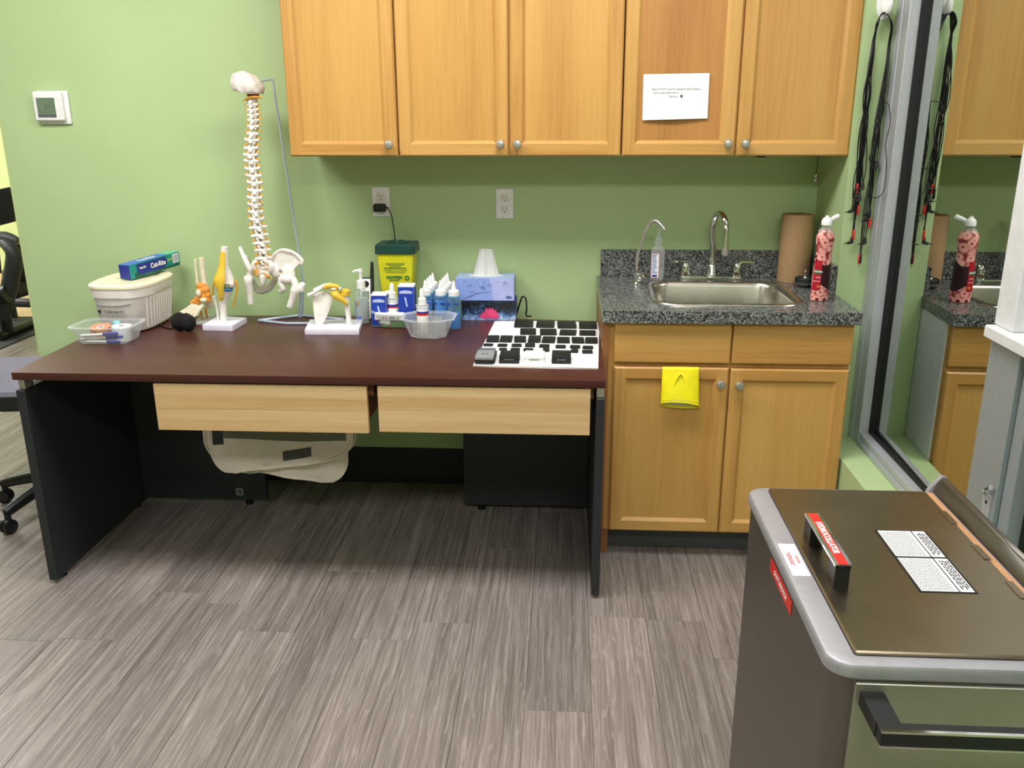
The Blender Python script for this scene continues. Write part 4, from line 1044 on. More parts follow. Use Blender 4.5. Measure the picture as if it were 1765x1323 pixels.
def gelbottle(label, px, ptop, ybase, z0, s=1.0, cat='bottle'):
    p = U(px, ptop, 'y', ybase); hh = p.z - z0
    t = thing('white_bottle', label, cat, (p.x, ybase, z0))
    r = .018 * s
    obj('bottle', B().lathe([(r * .92, 0), (r, .003), (r, hh - .062 * s), (r * .85, hh - .052 * s)], seg=20), M['white'], t)
    obj('collar', B().lathe([(r * 1.12, hh - .056 * s), (r * 1.12, hh - .048 * s), (r * .7, hh - .047 * s)], seg=20), M['shell'], t)
    obj('cap', B().lathe([(r * .72, hh - .048 * s), (r * .70, hh - .030 * s), (r * .45, hh - .026 * s), (r * .42, hh - .006 * s), (r * .25, hh)], seg=16), M['white'], t)
    for zz, m_ in ((hh - .071 * s, 'blue'), (hh - .076 * s, 'red')):
        obj('label_band', B().lathe([(r * 1.01, 0), (r * 1.01, .0075 * s)], (0, 0, zz - .004), 20, cap=False), M[m_], t)
    return t
gelbottle('white squeeze bottle standing between the two blue boxes', 675, 488, -.245, ZD + .004, 1.15)
sq = thing('bottle_cap_disc', 'white disc lid leaning behind the white squeeze bottle', 'lid', (-.667, -.212, ZD + .112))
obj('disc', B().lathe([(.017, -.004), (.019, 0), (.017, .004)], seg=20, mat=Matrix.Rotation(R(80), 4, 'X')), M['white'], sq)
cr = B()
kt = thing('test_kit_carton', 'flat white kit carton with small coloured marks in the back clear tub', 'box', (-.655, -.290, ZD + .040))
kt.rotation_euler = (R(10), R(2), R(2))
obj('carton', B().box(-.052, .056, 0, .030, -.008, .014, .0008), M['paper'], kt, 0)
obj('mark', B().ell((-.020, -.0004, .002), (.0035, .0006, .0035), 10, 5), M['klink'], kt)
obj('mark', B().ell((-.009, -.0004, .002), (.003, .0006, .003), 10, 5), M['red'], kt)
obj('mark', B().box(.003, .022, -.0008, 0, .0, .006), M['inkgrey'], kt, 0)
obj('mark', B().ell((.034, -.0004, .003), (.004, .0006, .0045), 10, 5), M['lime'], kt)
gp = thing('green_packet', 'green and white packet at the bottom of the back clear tub', 'packet', (-.632, -.286, ZD + .006))
obj('packet', B().box(-.048, .035, 0, .012, -.001, .020, .001), plain('leaf_green_card', '5f9a4c', .5), gp, 0)
obj('white_panel', B().box(-.060, -.022, -.001, .011, .004, .030, .001, mat=Matrix.Rotation(R(10), 4, 'Y')), M['paper'], gp, 0)
obj('mark', B().ell((-.020, -.0014, .006), (.003, .0006, .003), 8, 5), M['red'], gp)

t3 = thing('plastic_tub', 'clear eight-sided tub of clear plastic pieces in front of the blue bottles', 'container', (-.487, -.385, ZD))
def octo(hx, hy, c, z):
    return [Vector(p) for p in ((hx, -hy + c, z), (hx, hy - c, z), (hx - c, hy, z), (-hx + c, hy, z), (-hx, hy - c, z), (-hx, -hy + c, z), (-hx + c * 1.2, -hy, z), (hx - c * 1.2, -hy, z))]
b = B().loft([octo(.060, .058, .03, .001), octo(.064, .062, .03, .004), octo(.088, .080, .036, .068)], cap=False); b.poly(octo(.060, .058, .03, .001))
obj('bowl', b, M['milky'], t3, 30)
obj('rim', B().loft([octo(.088, .080, .036, .066), octo(.097, .089, .038, .068), octo(.097, .089, .038, .072), octo(.087, .079, .036, .072)], cap=False), M['milky'], t3, 30)
gelbottle('white squeeze bottle with blue and red bands standing in the front clear tub', 727, 497, -.395, ZD + .004, 1.2)
for i, (x, y, rr, hh) in enumerate(((-.010, -.03, .030, .055), (.035, .0, .028, .05), (-.045, .01, .022, .05), (.02, .03, .025, .058))):
    cu = thing('clear_cup', ['upright clear cup at the middle of the front clear tub', 'clear cup at the right side of the front clear tub', 'clear cup left of the squeeze bottle in the front clear tub', 'clear cup at the back of the front clear tub'][i], 'cup', (-.487 + x, -.385 + y, ZD + .004))
    obj('cup', B().lathe([(rr * .3, .001), (rr * .85, .0), (rr, hh), (rr * .9, hh)], seg=18, cap=False), M['pack'], cu)

def blue_bottle(label, x, y, fill=.82, group=None):
    t = thing('blue_gel_bottle', label, 'bottle', (x, y, ZD), group=group)
    r = .0245
    obj('bottle', B().lathe([(r * .93, 0), (r, .004), (r, .118), (r * .92, .126), (r * .62, .129)], seg=22), M['shellblue'], t)
    obj('gel', B().lathe([(r * .90, .002), (r * .95, .005), (r * .95, .118 * fill), (r * .5, .118 * fill + .001)], seg=22), M['gelblue'], t)
    obj('cap', B().lathe([(.0205, .122), (.0205, .142), (.0165, .146), (.0095, .150), (.0035, .178), (.0015, .181)], seg=18), M['white'], t)
    obj('print_band', B().box(-.020, -.012, -.0232, -.0205, .094, .102).box(.001, .020, -.0262, -.019, .096, .101), M['penblue'], t, 0)
    return t
fx = U(784, 568, 'z', ZD)
g0 = blue_bottle('half-full blue gel bottle standing alone in front of the tissue boxes', fx.x - .003, -.275, .5)
for c_, (bx0, name_) in enumerate(((-.517, 'left'), (-.457, 'right'))):
    for i in range(4):
        w_ = ['front', 'second', 'third', 'rearmost'][i]
        dup(g0, '%s blue gel bottle in the %s file of bottles beside the tissue boxes' % (w_, name_), (bx0 + .002 * i - .003 * c_, -.265 + i * .0502, ZD), R(random.uniform(-15, 15)), 'blue gel bottles in two files')
for o in list(COL.objects):
    if o.name.startswith('blue_gel_bottle') and o is not g0:
        for ch in o.children:
            if ch.name.startswith('gel'): ch.scale = (1, 1, 1.75)

# ---------------------------------------------------------------- tissue boxes
def tissue_box(label, x0, x1, y0, y1, z0, z1, front, topm):
    t = thing('tissue_box', label, 'tissue box', ((x0 + x1) / 2, y0, z0)); w = (x1 - x0) / 2; d = y1 - y0; h = z1 - z0
    obj('carton', B().box(-w, w, 0, d, 0, h, .0012), topm, t, 0)
    f = obj('printed_face', B().box(-w + .0005, w - .0005, -.0007, 0, .0005, h - .0008), front, t, 0)
    return t, f, w, d, h
yt = -.135
lo_l, lo_r = U(796, 551, 'y', yt).x, U(889, 551, 'y', yt).x
zt1 = U(840, 518, 'y', yt).z
tb1, f1, w, d, h1 = tissue_box('black tissue box with a pink flower under the blue tissue box', lo_l, lo_r, yt, yt + .112, ZD, zt1, M['splash'], M['navy'])
random.seed(5)
pb = B()
for i in range(9):
    a = R(12 + i * 19.5); L_ = random.uniform(.034, .044)
    c_, s_ = math.cos(a), math.sin(a)
    px_, pz_ = .004, .010
    b_ = [(px_ - s_ * .003, pz_ + c_ * .003), (px_ + c_ * L_ * .6 - s_ * .011, pz_ + s_ * L_ * .6 + c_ * .011), (px_ + c_ * L_, pz_ + s_ * L_), (px_ + c_ * L_ * .6 + s_ * .011, pz_ + s_ * L_ * .6 - c_ * .011), (px_ + s_ * .003, pz_ - c_ * .003)]
    pb.prism(b_, -.0011 - i * .00004, -.0007, 'xz')
obj('flower_print', pb, M['pink'], f1, 0)
obj('oval_print', B().lathe([(.008, 0), (.0115, 0), (.0115, .0004), (.008, .0004)], seg=20, cap=False, mat=Matrix.Translation((w - .020, -.0007, .010)) @ Matrix.Diagonal((1, 1, .42, 1)) @ Matrix.Rotation(R(90), 4, 'X')), M['lblue'], f1, 0)
u_l, u_r = U(786, 517, 'y', yt).x, U(886, 517, 'y', yt).x
z2 = U(840, 479, 'y', yt).z
tb2, f2, w, d, h2 = tissue_box('blue tissue box with a white tissue pulled up, on the black tissue box', u_l, u_r, yt, yt + .115, zt1 + .0005, z2, M['kl'], M['kltop'])
obj('pale_field', B().prism([(.018, h2 - .001), (.022, h2 * .75), (.028, h2 * .5), (.032, .0008), (w - .0008, .0008), (w - .0008, h2 - .001)], -.0010, -.0007, 'xz'), M['kl2'], f2, 0)
sb_ = B(); random.seed(11)
for i in range(11):
    x, z = random.uniform(-.08, .075), random.uniform(.018, h2 - .02); a0 = random.uniform(0, 6.3); r0 = random.uniform(.008, .018)
    pts = [(x + r0 * (1 - k * .1) * math.cos(a0 + k * .6), -.00115, z + r0 * .6 * (1 - k * .1) * math.sin(a0 + k * .6)) for k in range(8)]
    sb_.tube(pts, .0005, 4, 3)
for i in range(7):
    x, z = -.08 + i * .026, h2 - .016 - .012 * (i % 3 == 1); sb_.ell((x, -.0011, z), (.0014, .0004, .005), 6, 4, rot=Matrix.Rotation(R(25), 3, 'Y'))
sb_.tube([(-.085, -.00115, .006), (-.05, -.00115, .02), (-.02, -.00115, .03), (.02, -.00115, .034)], .0009, 4, 4)
obj('scroll_print', sb_, M['klink'], f2, 0)
obj('oval_print', B().lathe([(.001, 0), (.0125, 0), (.0125, .0004)], seg=20, mat=Matrix.Translation((w - .020, -.0009, .013)) @ Matrix.Diagonal((1, 1, .5, 1)) @ Matrix.Rotation(R(90), 4, 'X')), M['klink'], f2, 0)
obj('slot', B().lathe([(.075, 0), (.075, .0006)], (0, d / 2, h2 - .0002), 24, sy=.42), M['kltop'], tb2, 0)
obj('film', B().lathe([(.068, 0), (.068, .0004)], (0, d / 2, h2 + .0004), 24, sy=.40), M['white'], tb2, 0)
b = B(); t_ = bmesh.new(); rows = []
zt_ = rel(tb2, U(836, 429, 'y', yt + .055)).z
for j in range(9):
    v = j / 8; row = []
    wd_ = .050 * (1 - v) + .0245 * v
    for i in range(19):
        u = i / 18 * 2 - 1
        yq = .006 * math.sin(u * 7.5) * (1 - .35 * v) - .010 * math.cos(u * 1.3) * (1 - v)
        row.append(t_.verts.new((u * wd_ + .001, d / 2 + yq, h2 + .0008 + (zt_ - h2) * v * (1 - .02 * u * u))))
    rows.append(row)
for a_, c_ in zip(rows, rows[1:]):
    for i in range(18): t_.faces.new((a_[i], a_[i + 1], c_[i + 1], c_[i]))
bmesh.ops.solidify(t_, geom=t_.faces[:], thickness=.0008)
b.merge(t_); obj('tissue', b, M['tissue'], tb2, 60)
cb = thing('black_cable', 'black cable looped behind the right end of the tissue boxes', 'cable', (-.17, -.05, ZD))
obj('cable', B().tube([(-.02, .015, .003), (.0, .0, .07), (.010, -.004, .078), (.018, -.006, .068), (.021, -.008, .03), (.020, -.012, .0035), (.04, -.02, .0035)], .0032, 8, 5), M['black'], cb)

# ---------------------------------------------------------------- white board with pads
wb = thing('white_board', 'white cardboard sheet with rows of black pads on the right of the desk', 'board', (-.08, -.45, ZD))
ZB = ZD + .0035
cs_ = [rel(wb, U(x, y, 'z', ZB)) for x, y in ((815, 630), (1031, 635), (1032, 602), (1033, 555), (953, 553), (853, 553))]
obj('sheet', B().prism([(p.x, p.y) for p in cs_], .0002, .0035, 'xy'), M['paper'], wb, 0)
obj('torn_edge', B().tube([cs_[0], cs_[0] * .6 + cs_[1] * .4 + Vector((0, .002, 0)), cs_[1]], .0014, 5, 4), M['kraft'], wb)
SC_ = .153
cx6 = lambda x: 790 + x * SC_
cy6 = lambda y: 530 + y * SC_
rowdata = [
 ('back row', 'large', [(622, 838), (873, 1082), (1113, 1329), (1361, 1566)], [226, 229, 237, 243], [152, 158, 162, 166], .004),
 ('second row', 'medium', [(690, 870), (915, 1105), (1140, 1330), (1365, 1550)], [308, 314, 316, 318], [240, 245, 255, 262], .004),
 ('third row', 'square', [(305, 450), (460, 600), (620, 757), (780, 925), (940, 1090), (1110, 1255), (1278, 1420), (1430, 1572)], [394, 394, 396, 398, 402, 404, 406, 408], [320, 322, 326, 322, 332, 338, 340, 342], .004),
 ('fourth row', 'narrow', [(280, 388), (438, 548), (596, 710), (748, 862), (910, 1025), (1094, 1210), (1258, 1374), (1400, 1520)], [438, 444, 446, 448, 454, 462, 464, 472], [412, 414, 414, 408, 420, 428, 430, 438], .004),
 ('fifth row', 'narrow', [(455, 545), (585, 692), (730, 842), (950, 1025), (1268, 1352), (1395, 1515)], [486, 488, 494, 500, 512, 520], [462, 462, 464, 462, 476, 486], .004)]
ordn = ['first', 'second', 'third', 'fourth', 'fifth', 'sixth', 'seventh', 'eighth']
for rn, szn, xs_, bot, top_, th_ in rowdata:
    for i, ((x0, x1), yb1, yt1) in enumerate(zip(xs_, bot, top_)):
        P0 = U(cx6(x0), cy6(yb1), 'z', ZB); P1 = U(cx6(x1), cy6(yb1), 'z', ZB); P2 = U(cx6(x1), cy6(yt1), 'z', ZB)
        w = (P1.x - P0.x) / 2; dpt = max(.012, (P2.y - P1.y)) / 2
        pd = thing('electrode_pad', '%s black rubber pad, %s from the left in the %s on the white board' % (szn, ordn[i], rn), 'pad', ((P0.x + P1.x) / 2, P0.y + dpt, ZB), random.uniform(-.05, .05), 'black pads on the white board')
        obj('pad', B().prism(rrect(0, 0, w, dpt, min(.006, dpt * .5), 3), .0, th_, 'xy', .0008), M['rubber'], pd, 30)
        obj('lead_socket', B().box(-.0022, .0022, -dpt * .30, dpt * .25, th_, th_ + .0010, .0006), M['black'], pd, 0)
def device(label, name, x0, x1, yb1, ytop, mat, h, extra):
    P0 = U(cx6(x0), cy6(yb1), 'z', ZB); P1 = U(cx6(x1), cy6(yb1), 'z', ZB); P2 = U(cx6((x0 + x1) / 2), cy6(ytop), 'z', ZB + h)
    w = (P1.x - P0.x) / 2; dp = P2.y - P0.y
    t = thing(name, label, 'device', ((P0.x + P1.x) / 2, P0.y, ZB))
    extra(t, w, dp, h, mat); return t
def boxy(t, w, dp, h, mat):
    obj('case', B().box(-w, w, 0, dp, 0, h * .55, .0035, 2), mat, t, 30)
    obj('lid', B().box(-w + .0005, w - .0005, .0005, dp - .0005, h * .57, h, .0035, 2), mat, t, 30)
    obj('catch', B().box(-w * .5, w * .5, -.0012, .001, h * .44, h * .62, .0006), M['grey'] if mat is M['white'] else M['dgrey'], t, 0)
device('black lidded case at the front of the white board, left of the white case', 'storage_case', 457, 685, 632, 478, M['rubber'], .026, boxy)
device('white lidded case between two black ones on the white board', 'storage_case', 740, 970, 632, 478, M['white'], .026, boxy)
device('black lidded case at the front of the white board, rightmost of the cases', 'storage_case', 1050, 1270, 635, 475, M['rubber'], .026, boxy)
def stim(t, w, dp, h, mat):
    obj('case', B().box(-w, w, 0, dp, 0, h * .6, .003, 2), M['black'], t, 30)
    obj('cover', B().box(-w, w, 0, dp * .70, h * .6, h, .0035, 2), mat, t, 30)
    obj('display', B().box(-w + .002, w - .002, dp * .72, dp - .002, h * .6, h * .9, .002), M['lcd_d'], t, 0)
    obj('belt_clip', B().box(w - .006, w + .004, .01, dp - .02, .0, h * .75, .002), M['black'], t, 0)
    obj('dial', B().box(-w * .4, -w * .15, dp * .3, dp * .34, h, h + .001).box(w * .0, w * .3, dp * .3, dp * .34, h, h + .001), M['dgrey'], t, 0)
device('grey and black stimulator unit at the front left of the white board', 'stimulator', 185, 395, 640, 440, M['grey'], .024, stim)

# ---------------------------------------------------------------- things on the counter
fa = thing('faucet', 'tall chrome gooseneck faucet with two lever handles behind the sink', 'faucet', (.560, -.075, ZC))
b = B().prism(rrect(0, 0, .128, .026, .024, 5), .0005, .016, 'xy', .004)
obj('deck_plate', b, M['chrome'], fa, 40)
obj('spout_base', B().lathe([(.022, .014), (.022, .022), (.0165, .030), (.0165, .055), (.0145, .058)], seg=22), M['chrome'], fa)
q = lambda px, py, y: rel(fa, U(px, py, 'y', y))
sp_pts = [(0, 0, .05), (.001, 0, .12), q(1227, 395, -.078), q(1231, 378, -.085), q(1237, 369, -.100), q(1243, 369, -.120), q(1248, 376, -.140), q(1251, 392, -.155), q(1250, 420, -.165), q(1250, 436, -.168)]
obj('spout', B().tube(sp_pts, [.0125, .0120, .0115, .0115, .0115, .0115, .0115, .0115, .0115, .0115], 16, 5), M['chrome'], fa, 60)
obj('spout_tip', B().lathe([(.0135, -.012), (.0138, .0), (.0138, .012), (.0118, .014)], q(1250, 434, -.168), 18), M['nickel'], fa)
for s, px in ((-1, 1171), (1, 1268)):
    hx = s * .098
    h_ = obj('handle', B().lathe([(.022, .014), (.022, .024), (.017, .030), (.017, .052), (.012, .062), (.003, .066)], (hx, 0, 0), 20), M['chrome'], fa)
    obj('lever', B().tube([(hx, 0, .056), (hx + s * .012, -.006, .068), (hx + s * .035, -.012, .070), (hx + s * .060, -.016, .068)], [.009, .007, .006, .0045], 10, 4), M['chrome'], h_)
flt = thing('filter_tap', 'slim bent chrome filter tap at the left end of the counter', 'tap', (.268, -.170, ZC))
q = lambda px, py, y: rel(flt, U(px, py, 'y', y))
obj('base', B().lathe([(.030, .0), (.030, .003), (.020, .006), (.013, .010), (.011, .030), (.014, .036), (.014, .046), (.006, .052)], seg=20), M['chrome'], flt)
obj('spout', B().tube([(0, 0, .05), q(1099, 440, -.172), q(1108, 412, -.180), q(1115, 392, -.19), q(1122, 383, -.20), q(1130, 380, -.21), q(1138, 386, -.22), q(1146, 396, -.23)], .0058, 10, 4), M['nickel'], flt, 60)
obj('lever', B().tube([(.006, -.010, .030), (.022, -.022, .036), (.036, -.030, .024)], [.006, .007, .004], 8, 3).ell((.012, -.012, .022), (.010, .010, .010), 10, 7), M['chrome'], flt)

sbt = thing('soap_bottle', 'small clear bottle of hand gel with a label, left of the faucet', 'bottle', (.352, -.098, ZC))
obj('bottle', B().lathe([(.024, 0), (.026, .004), (.026, .112), (.020, .126), (.012, .134), (.012, .142)], seg=22, sx=1.0, sy=.62), M['milky'], sbt)
obj('gel', B().lathe([(.0235, .004), (.0245, .008), (.0245, .040), (.0240, .041)], seg=22, sy=.58), M['gel'], sbt)
obj('cap', B().lathe([(.0145, .140), (.0145, .160), (.008, .166), (.0065, .176), (.0028, .200), (.001, .202)], seg=16), M['shell'], sbt)
lb = obj('label', B().box(-.025, .004, -.0172, -.0160, .012, .106, .0005), M['paper'], sbt, 0)
obj('label_border', B().box(-.0255, -.0238, -.0175, -.0158, .012, .106).box(.0028, .0045, -.0175, -.0158, .012, .106).box(-.0255, .0045, -.0175, -.0158, .012, .0138).box(-.0255, .0045, -.0175, -.0158, .1042, .106), plain('pink_border', 'd8808c', .5), lb, 0)
random.seed(2); tb = B()
for i in range(15):
    z = .028 + i * .005; w_ = random.uniform(.010, .021); tb.box(-.022, -.022 + w_, -.0175, -.0171, z, z + .0026)
obj('fine_print', tb, M['label_b'], lb, 0, kind='stuff')
obj('blue_mark', B().box(-.021, -.002, -.0176, -.0171, .016, .024), M['navy'], lb, 0)

pr = thing('paper_towel_roll', 'brown paper towel roll standing in the counter corner', 'paper towel', (.862, -.095, ZC))
prof = [(.018, .001), (.056, .001), (.0565, .004), (.0565, .250), (.055, .252), (.018, .252)]
obj('roll', B().lathe(prof, seg=40, cap=False), M['kraft'], pr)
obj('core', B().lathe([(.018, .002), (.018, .2515), (.0165, .2515), (.0165, .002)], seg=24, cap=False), plain('dark_core_card', '7b6145', .9), pr)
obj('loose_sheet', B().prism([(.042, -.036), (.055, -.020), (.0625, .0), (.066, .018), (.0655, .020), (.0610, .0), (.0540, -.020), (.042, -.0375)], .002, .251, 'xy'), M['kraft'], pr, 40)

ds = thing('drain_stopper', 'chrome sink strainer with a black rubber ring, in front of the paper roll', 'strainer', (.882, -.200, ZC))
obj('basket', B().lathe([(.020, 0), (.024, .001), (.040, .013), (.044, .016), (.044, .018)], seg=26), M['chrome'], ds)
obj('ring', B().lathe([(.018, .018), (.034, .018), (.036, .022), (.036, .030), (.033, .034), (.016, .034)], seg=26), M['rubber'], ds)
obj('post', B().lathe([(.012, .034), (.010, .037), (.0035, .039), (.0035, .056), (.005, .058), (.005, .062), (.002, .064)], seg=14), M['chrome'], ds)

dsb = thing('dish_soap', 'red flowered dish soap bottle with an open white cap, right end of the counter', 'bottle', (.868, -.452, ZC), R(20))
bprof = [(.80, .0), (.97, .004), (1.0, .02), (.98, .06), (.93, .11), (.86, .145), (.84, .165), (.90, .185), (.96, .205), (.92, .222), (.72, .236), (.42, .242)]
obj('bottle', B().lathe([(r * .034, z) for r, z in bprof], seg=28, sy=.66), M['flower'], dsb)
obj('neck', B().lathe([(.027, .2345), (.022, .243), (.0145, .249), (.0125, .262)], seg=22, sy=.8), M['shell'], dsb)
cpp = obj('cap', B().lathe([(.0175, .256), (.0175, .270), (.012, .279), (.006, .282), (.006, .287)], seg=18), M['white'], dsb)
obj('flip_lid', B().tube([(.014, 0, .268), (.022, .003, .2745), (.045, .006, .282), (.050, .006, .284)], [.004, .007, .009, .006], 8, 3), M['white'], cpp)
def band(zfun0, zfun1, a0, a1, n=20, grow=1.02):
    """patch of wrap-round label on the bottle between two heights that vary with the angle"""
    def rad(z):
        for (r0, z0), (r1, z1) in zip(bprof, bprof[1:]):
            if z0 <= z <= z1: return (r0 + (r1 - r0) * (z - z0) / max(1e-6, z1 - z0)) * .034
        return .03
    t_ = bmesh.new(); rows = []
    for i in range(n + 1):
        a = R(a0 + (a1 - a0) * i / n); z0, z1 = zfun0(a), zfun1(a)
        rows.append([t_.verts.new((rad(z0 + (z1 - z0) * k / 8) * grow * math.cos(a), rad(z0 + (z1 - z0) * k / 8) * .66 * (grow + .01) * math.sin(a), z0 + (z1 - z0) * k / 8)) for k in range(9)])
    for a_, c_ in zip(rows, rows[1:]):
        for k in range(8): t_.faces.new((a_[k], c_[k], c_[k + 1], a_[k + 1]))
    b = B(); b.merge(t_); return b
M['wine'] = plain('dark_wine_label', '2e0d18', .35); M['redlab'] = plain('crimson_label', 'b3122c', .35)
obj('dark_field', band(lambda a: .050 + .012 * math.sin(2 * a), lambda a: .135 - .020 * math.cos(a - R(270) + .3) * 0 + .012 * math.cos(a * 2), 185, 350), M['wine'], dsb, 60)
rl = obj('red_field', band(lambda a: .040, lambda a: .140 - .0, 183, 243, grow=1.035), M['redlab'], dsb, 60)
gl = obj('green_badge', band(lambda a: .094, lambda a: .112 + .006 * math.sin(a), 194, 238, grow=1.05), M['pgreen'], dsb, 60)
lettering('Palmolive', .0105, M['white'], gl, frame((-.0262, -.0178, .104), (1, -.95, 0), (0, 0, 1)), squash=.62, bold=.0003)
lettering('Aroma', .008, M['white'], rl, frame((-.0262, -.0182, .084), (1, -.95, 0), (0, 0, 1)), squash=.7)
obj('label_line', band(lambda a: .070, lambda a: .0715, 186, 240, grow=1.05), M['white'], dsb, 60)
obj('fruit_print', B().ell((-.0230, -.0190, .052), (.005, .0015, .005), 10, 6), plain('orange_print', 'e08a2c', .5), dsb)

# yellow glove pinched in the top of the left door
gv = thing('rubber_glove', 'yellow rubber glove cuff hanging over the left base cabinet door', 'glove', (.388, YB - .002, .715))
b = B(); t_ = bmesh.new(); rows = []
for j in range(13):
    v = j / 12; row = []
    w = .060 + .004 * v; z = -.004 - .128 * v
    dth = .003 + .015 * v
    for i in range(28):
        a = 2 * math.pi * i / 28
        fold = .0022 * math.sin(5 * a + 3 * v) * (1 - v) + .004 * v * math.sin(2 * a + 1)
        row.append(Vector((math.cos(a) * w + .002 * v, -dth - .001 + math.sin(a) * (dth + fold * .5) - .002, z - .015 * v * math.sin(a) - .004 * v * math.cos(a))))
    rows.append(row)
b.loft(rows, cap=False)
g1 = obj('cuff', b, M['glove'], gv, 60)
g1.modifiers.new('thickness', 'SOLIDIFY').thickness = .0012
rim_ = rows[-1]
obj('rolled_edge', B().tube(rim_ + [rim_[0]], .0022, 6), M['glove'], gv, 60)
obj('lining', B().loft([[Vector((p.x * .97, (p.y + .019) * .93 - .019, p.z + .006)) for p in rows[-1]], [Vector((p.x * .95, (p.y + .017) * .9 - .017, p.z + .002)) for p in rows[-2]]]), M['glove_in'], gv, 60)
obj('crease', B().tube([(-.028, -.022, -.085), (-.010, -.021, -.035), (.004, -.017, -.030), (.022, -.0245, -.085)], [.0015, .003, .003, .0015], 6, 4), M['glove'], gv, 60)

# terry covers slung under the drawers
def cloth(label, loc, w, h, sag, tilt, r, extras=(), ph=0.0, thick=.010):
    t = thing('hot_pack_cover', label, 'terry cover', loc)
    N = 44; pts = []
    # outline: straight top, rounded lower corners
    out = []
    for p in rrect(0, -h / 2, w / 2, h / 2, r, 8): out.append(p)
    def warp(x, z, s):
        u = x / (w / 2); v = -z / h
        zz = z - sag * (1 - u * u) * v + tilt * u * v
        y = -.006 * math.sin(5 * u + ph) * v - .010 * v * v + .004 * math.sin(11 * u + 2 * ph) * v * v
        return Vector((x, y + s, zz))
    nu, nv = 36, 18; t_ = bmesh.new(); grid = {}
    def edge_x(v):
        z = -v * h; d = h - v * h
        return w / 2 if d >= r else w / 2 - r + math.sqrt(max(0, r * r - (r - d) ** 2))
    for s, off in ((0, -thick / 2), (1, thick / 2)):
        for j in range(nv + 1):
            v = (j / nv); v = 1 - (1 - v) ** 1.5
            ex = max(edge_x(v), .002)
            for i in range(nu + 1):
                u = i / nu * 2 - 1
                e = min(1, (1 - abs(u)) * 6) ** .5 * min(1, (1 - v) * 8 + .05) ** .5
                grid[s, i, j] = t_.verts.new(warp(u * ex, -v * h, off * e))
    for s in (0, 1):
        for j in range(nv):
            for i in range(nu):
                f = [grid[s, i, j], grid[s, i + 1, j], grid[s, i + 1, j + 1], grid[s, i, j + 1]]
                t_.faces.new(f)
    bmesh.ops.remove_doubles(t_, verts=t_.verts, dist=.0003)
    bmesh.ops.recalc_face_normals(t_, faces=t_.faces)
    b = B(); b.merge(t_); cl = obj('terry', b, M['terry'], t, 70)
    path = [warp(-edge_x(k / 30) if True else 0, -h * k / 30, 0) for k in range(0, 31)] + [warp((w / 2 - r) * (k / 10 * 2 - 1), -h, 0) for k in range(1, 10)] + [warp(edge_x(k / 30), -h * k / 30, 0) for k in range(30, -1, -1)]
    obj('binding', B().tube(path, .0052, 6), M['piping'], t, 60)
    for nm, m_, x0, x1, z0, z1, rot in extras:
        bb = B(); t2 = bmesh.new(); n = 10
        rows = []
        for j in range(5):
            rr = []
            for i in range(n + 1):
                x = x0 + (x1 - x0) * i / n; z = z0 + (z1 - z0) * j / 4 + rot * (i / n - .5)
                p = warp(x, z, -thick / 2 - .0016); rr.append(t2.verts.new(p))
            rows.append(rr)
        for a_, c_ in zip(rows, rows[1:]):
            for i in range(n): t2.faces.new((a_[i], a_[i + 1], c_[i + 1], c_[i]))
        bmesh.ops.solidify(t2, geom=t2.faces[:], thickness=-.0012)
        bb.merge(t2); obj(nm, bb, m_, t, 0)
    return t
yc_ = -.60
f0 = U(362, 745, 'y', yc_); f1_ = U(607, 745, 'y', yc_); fb_ = U(430, 806, 'y', yc_)
top_z = .562 + .012
cloth('front beige terry hot pack cover with a grey hook strip, slung under the left drawer', ((f0.x + f1_.x) / 2, yc_, top_z), f1_.x - f0.x, top_z - U(480, 800, 'y', yc_).z, .004, .040, .085,
      (('mesh_lining', M['terry_in'], -.205, .235, -.012, -.158, -.046), ('hook_strip', M['velcro'], .005, .110, -.192, -.228, .008), ('hook_patch', M['dgrey'], -.245, -.205, -.10, -.155, 0), ('care_tag', M['white'], -.075, -.040, -.232, -.240, 0)), .3)
yc2 = -.565
g0_ = U(353, 745, 'y', yc2); g1_ = U(596, 745, 'y', yc2)
cloth('second beige terry hot pack cover, hanging lowest behind the front cover', ((g0_.x + g1_.x) / 2, yc2, top_z), g1_.x - g0_.x, top_z - U(470, 815, 'y', yc2).z, .0, -.045, .10, (), 1.4)
yc3 = -.53
g0_ = U(385, 745, 'y', yc3); g1_ = U(613, 745, 'y', yc3)
cloth('rearmost beige terry hot pack cover, showing at the right behind the other two', ((g0_.x + g1_.x) / 2, yc3, top_z), g1_.x - g0_.x, top_z - U(480, 800, 'y', yc3).z, .0, .05, .09, (), 2.2)

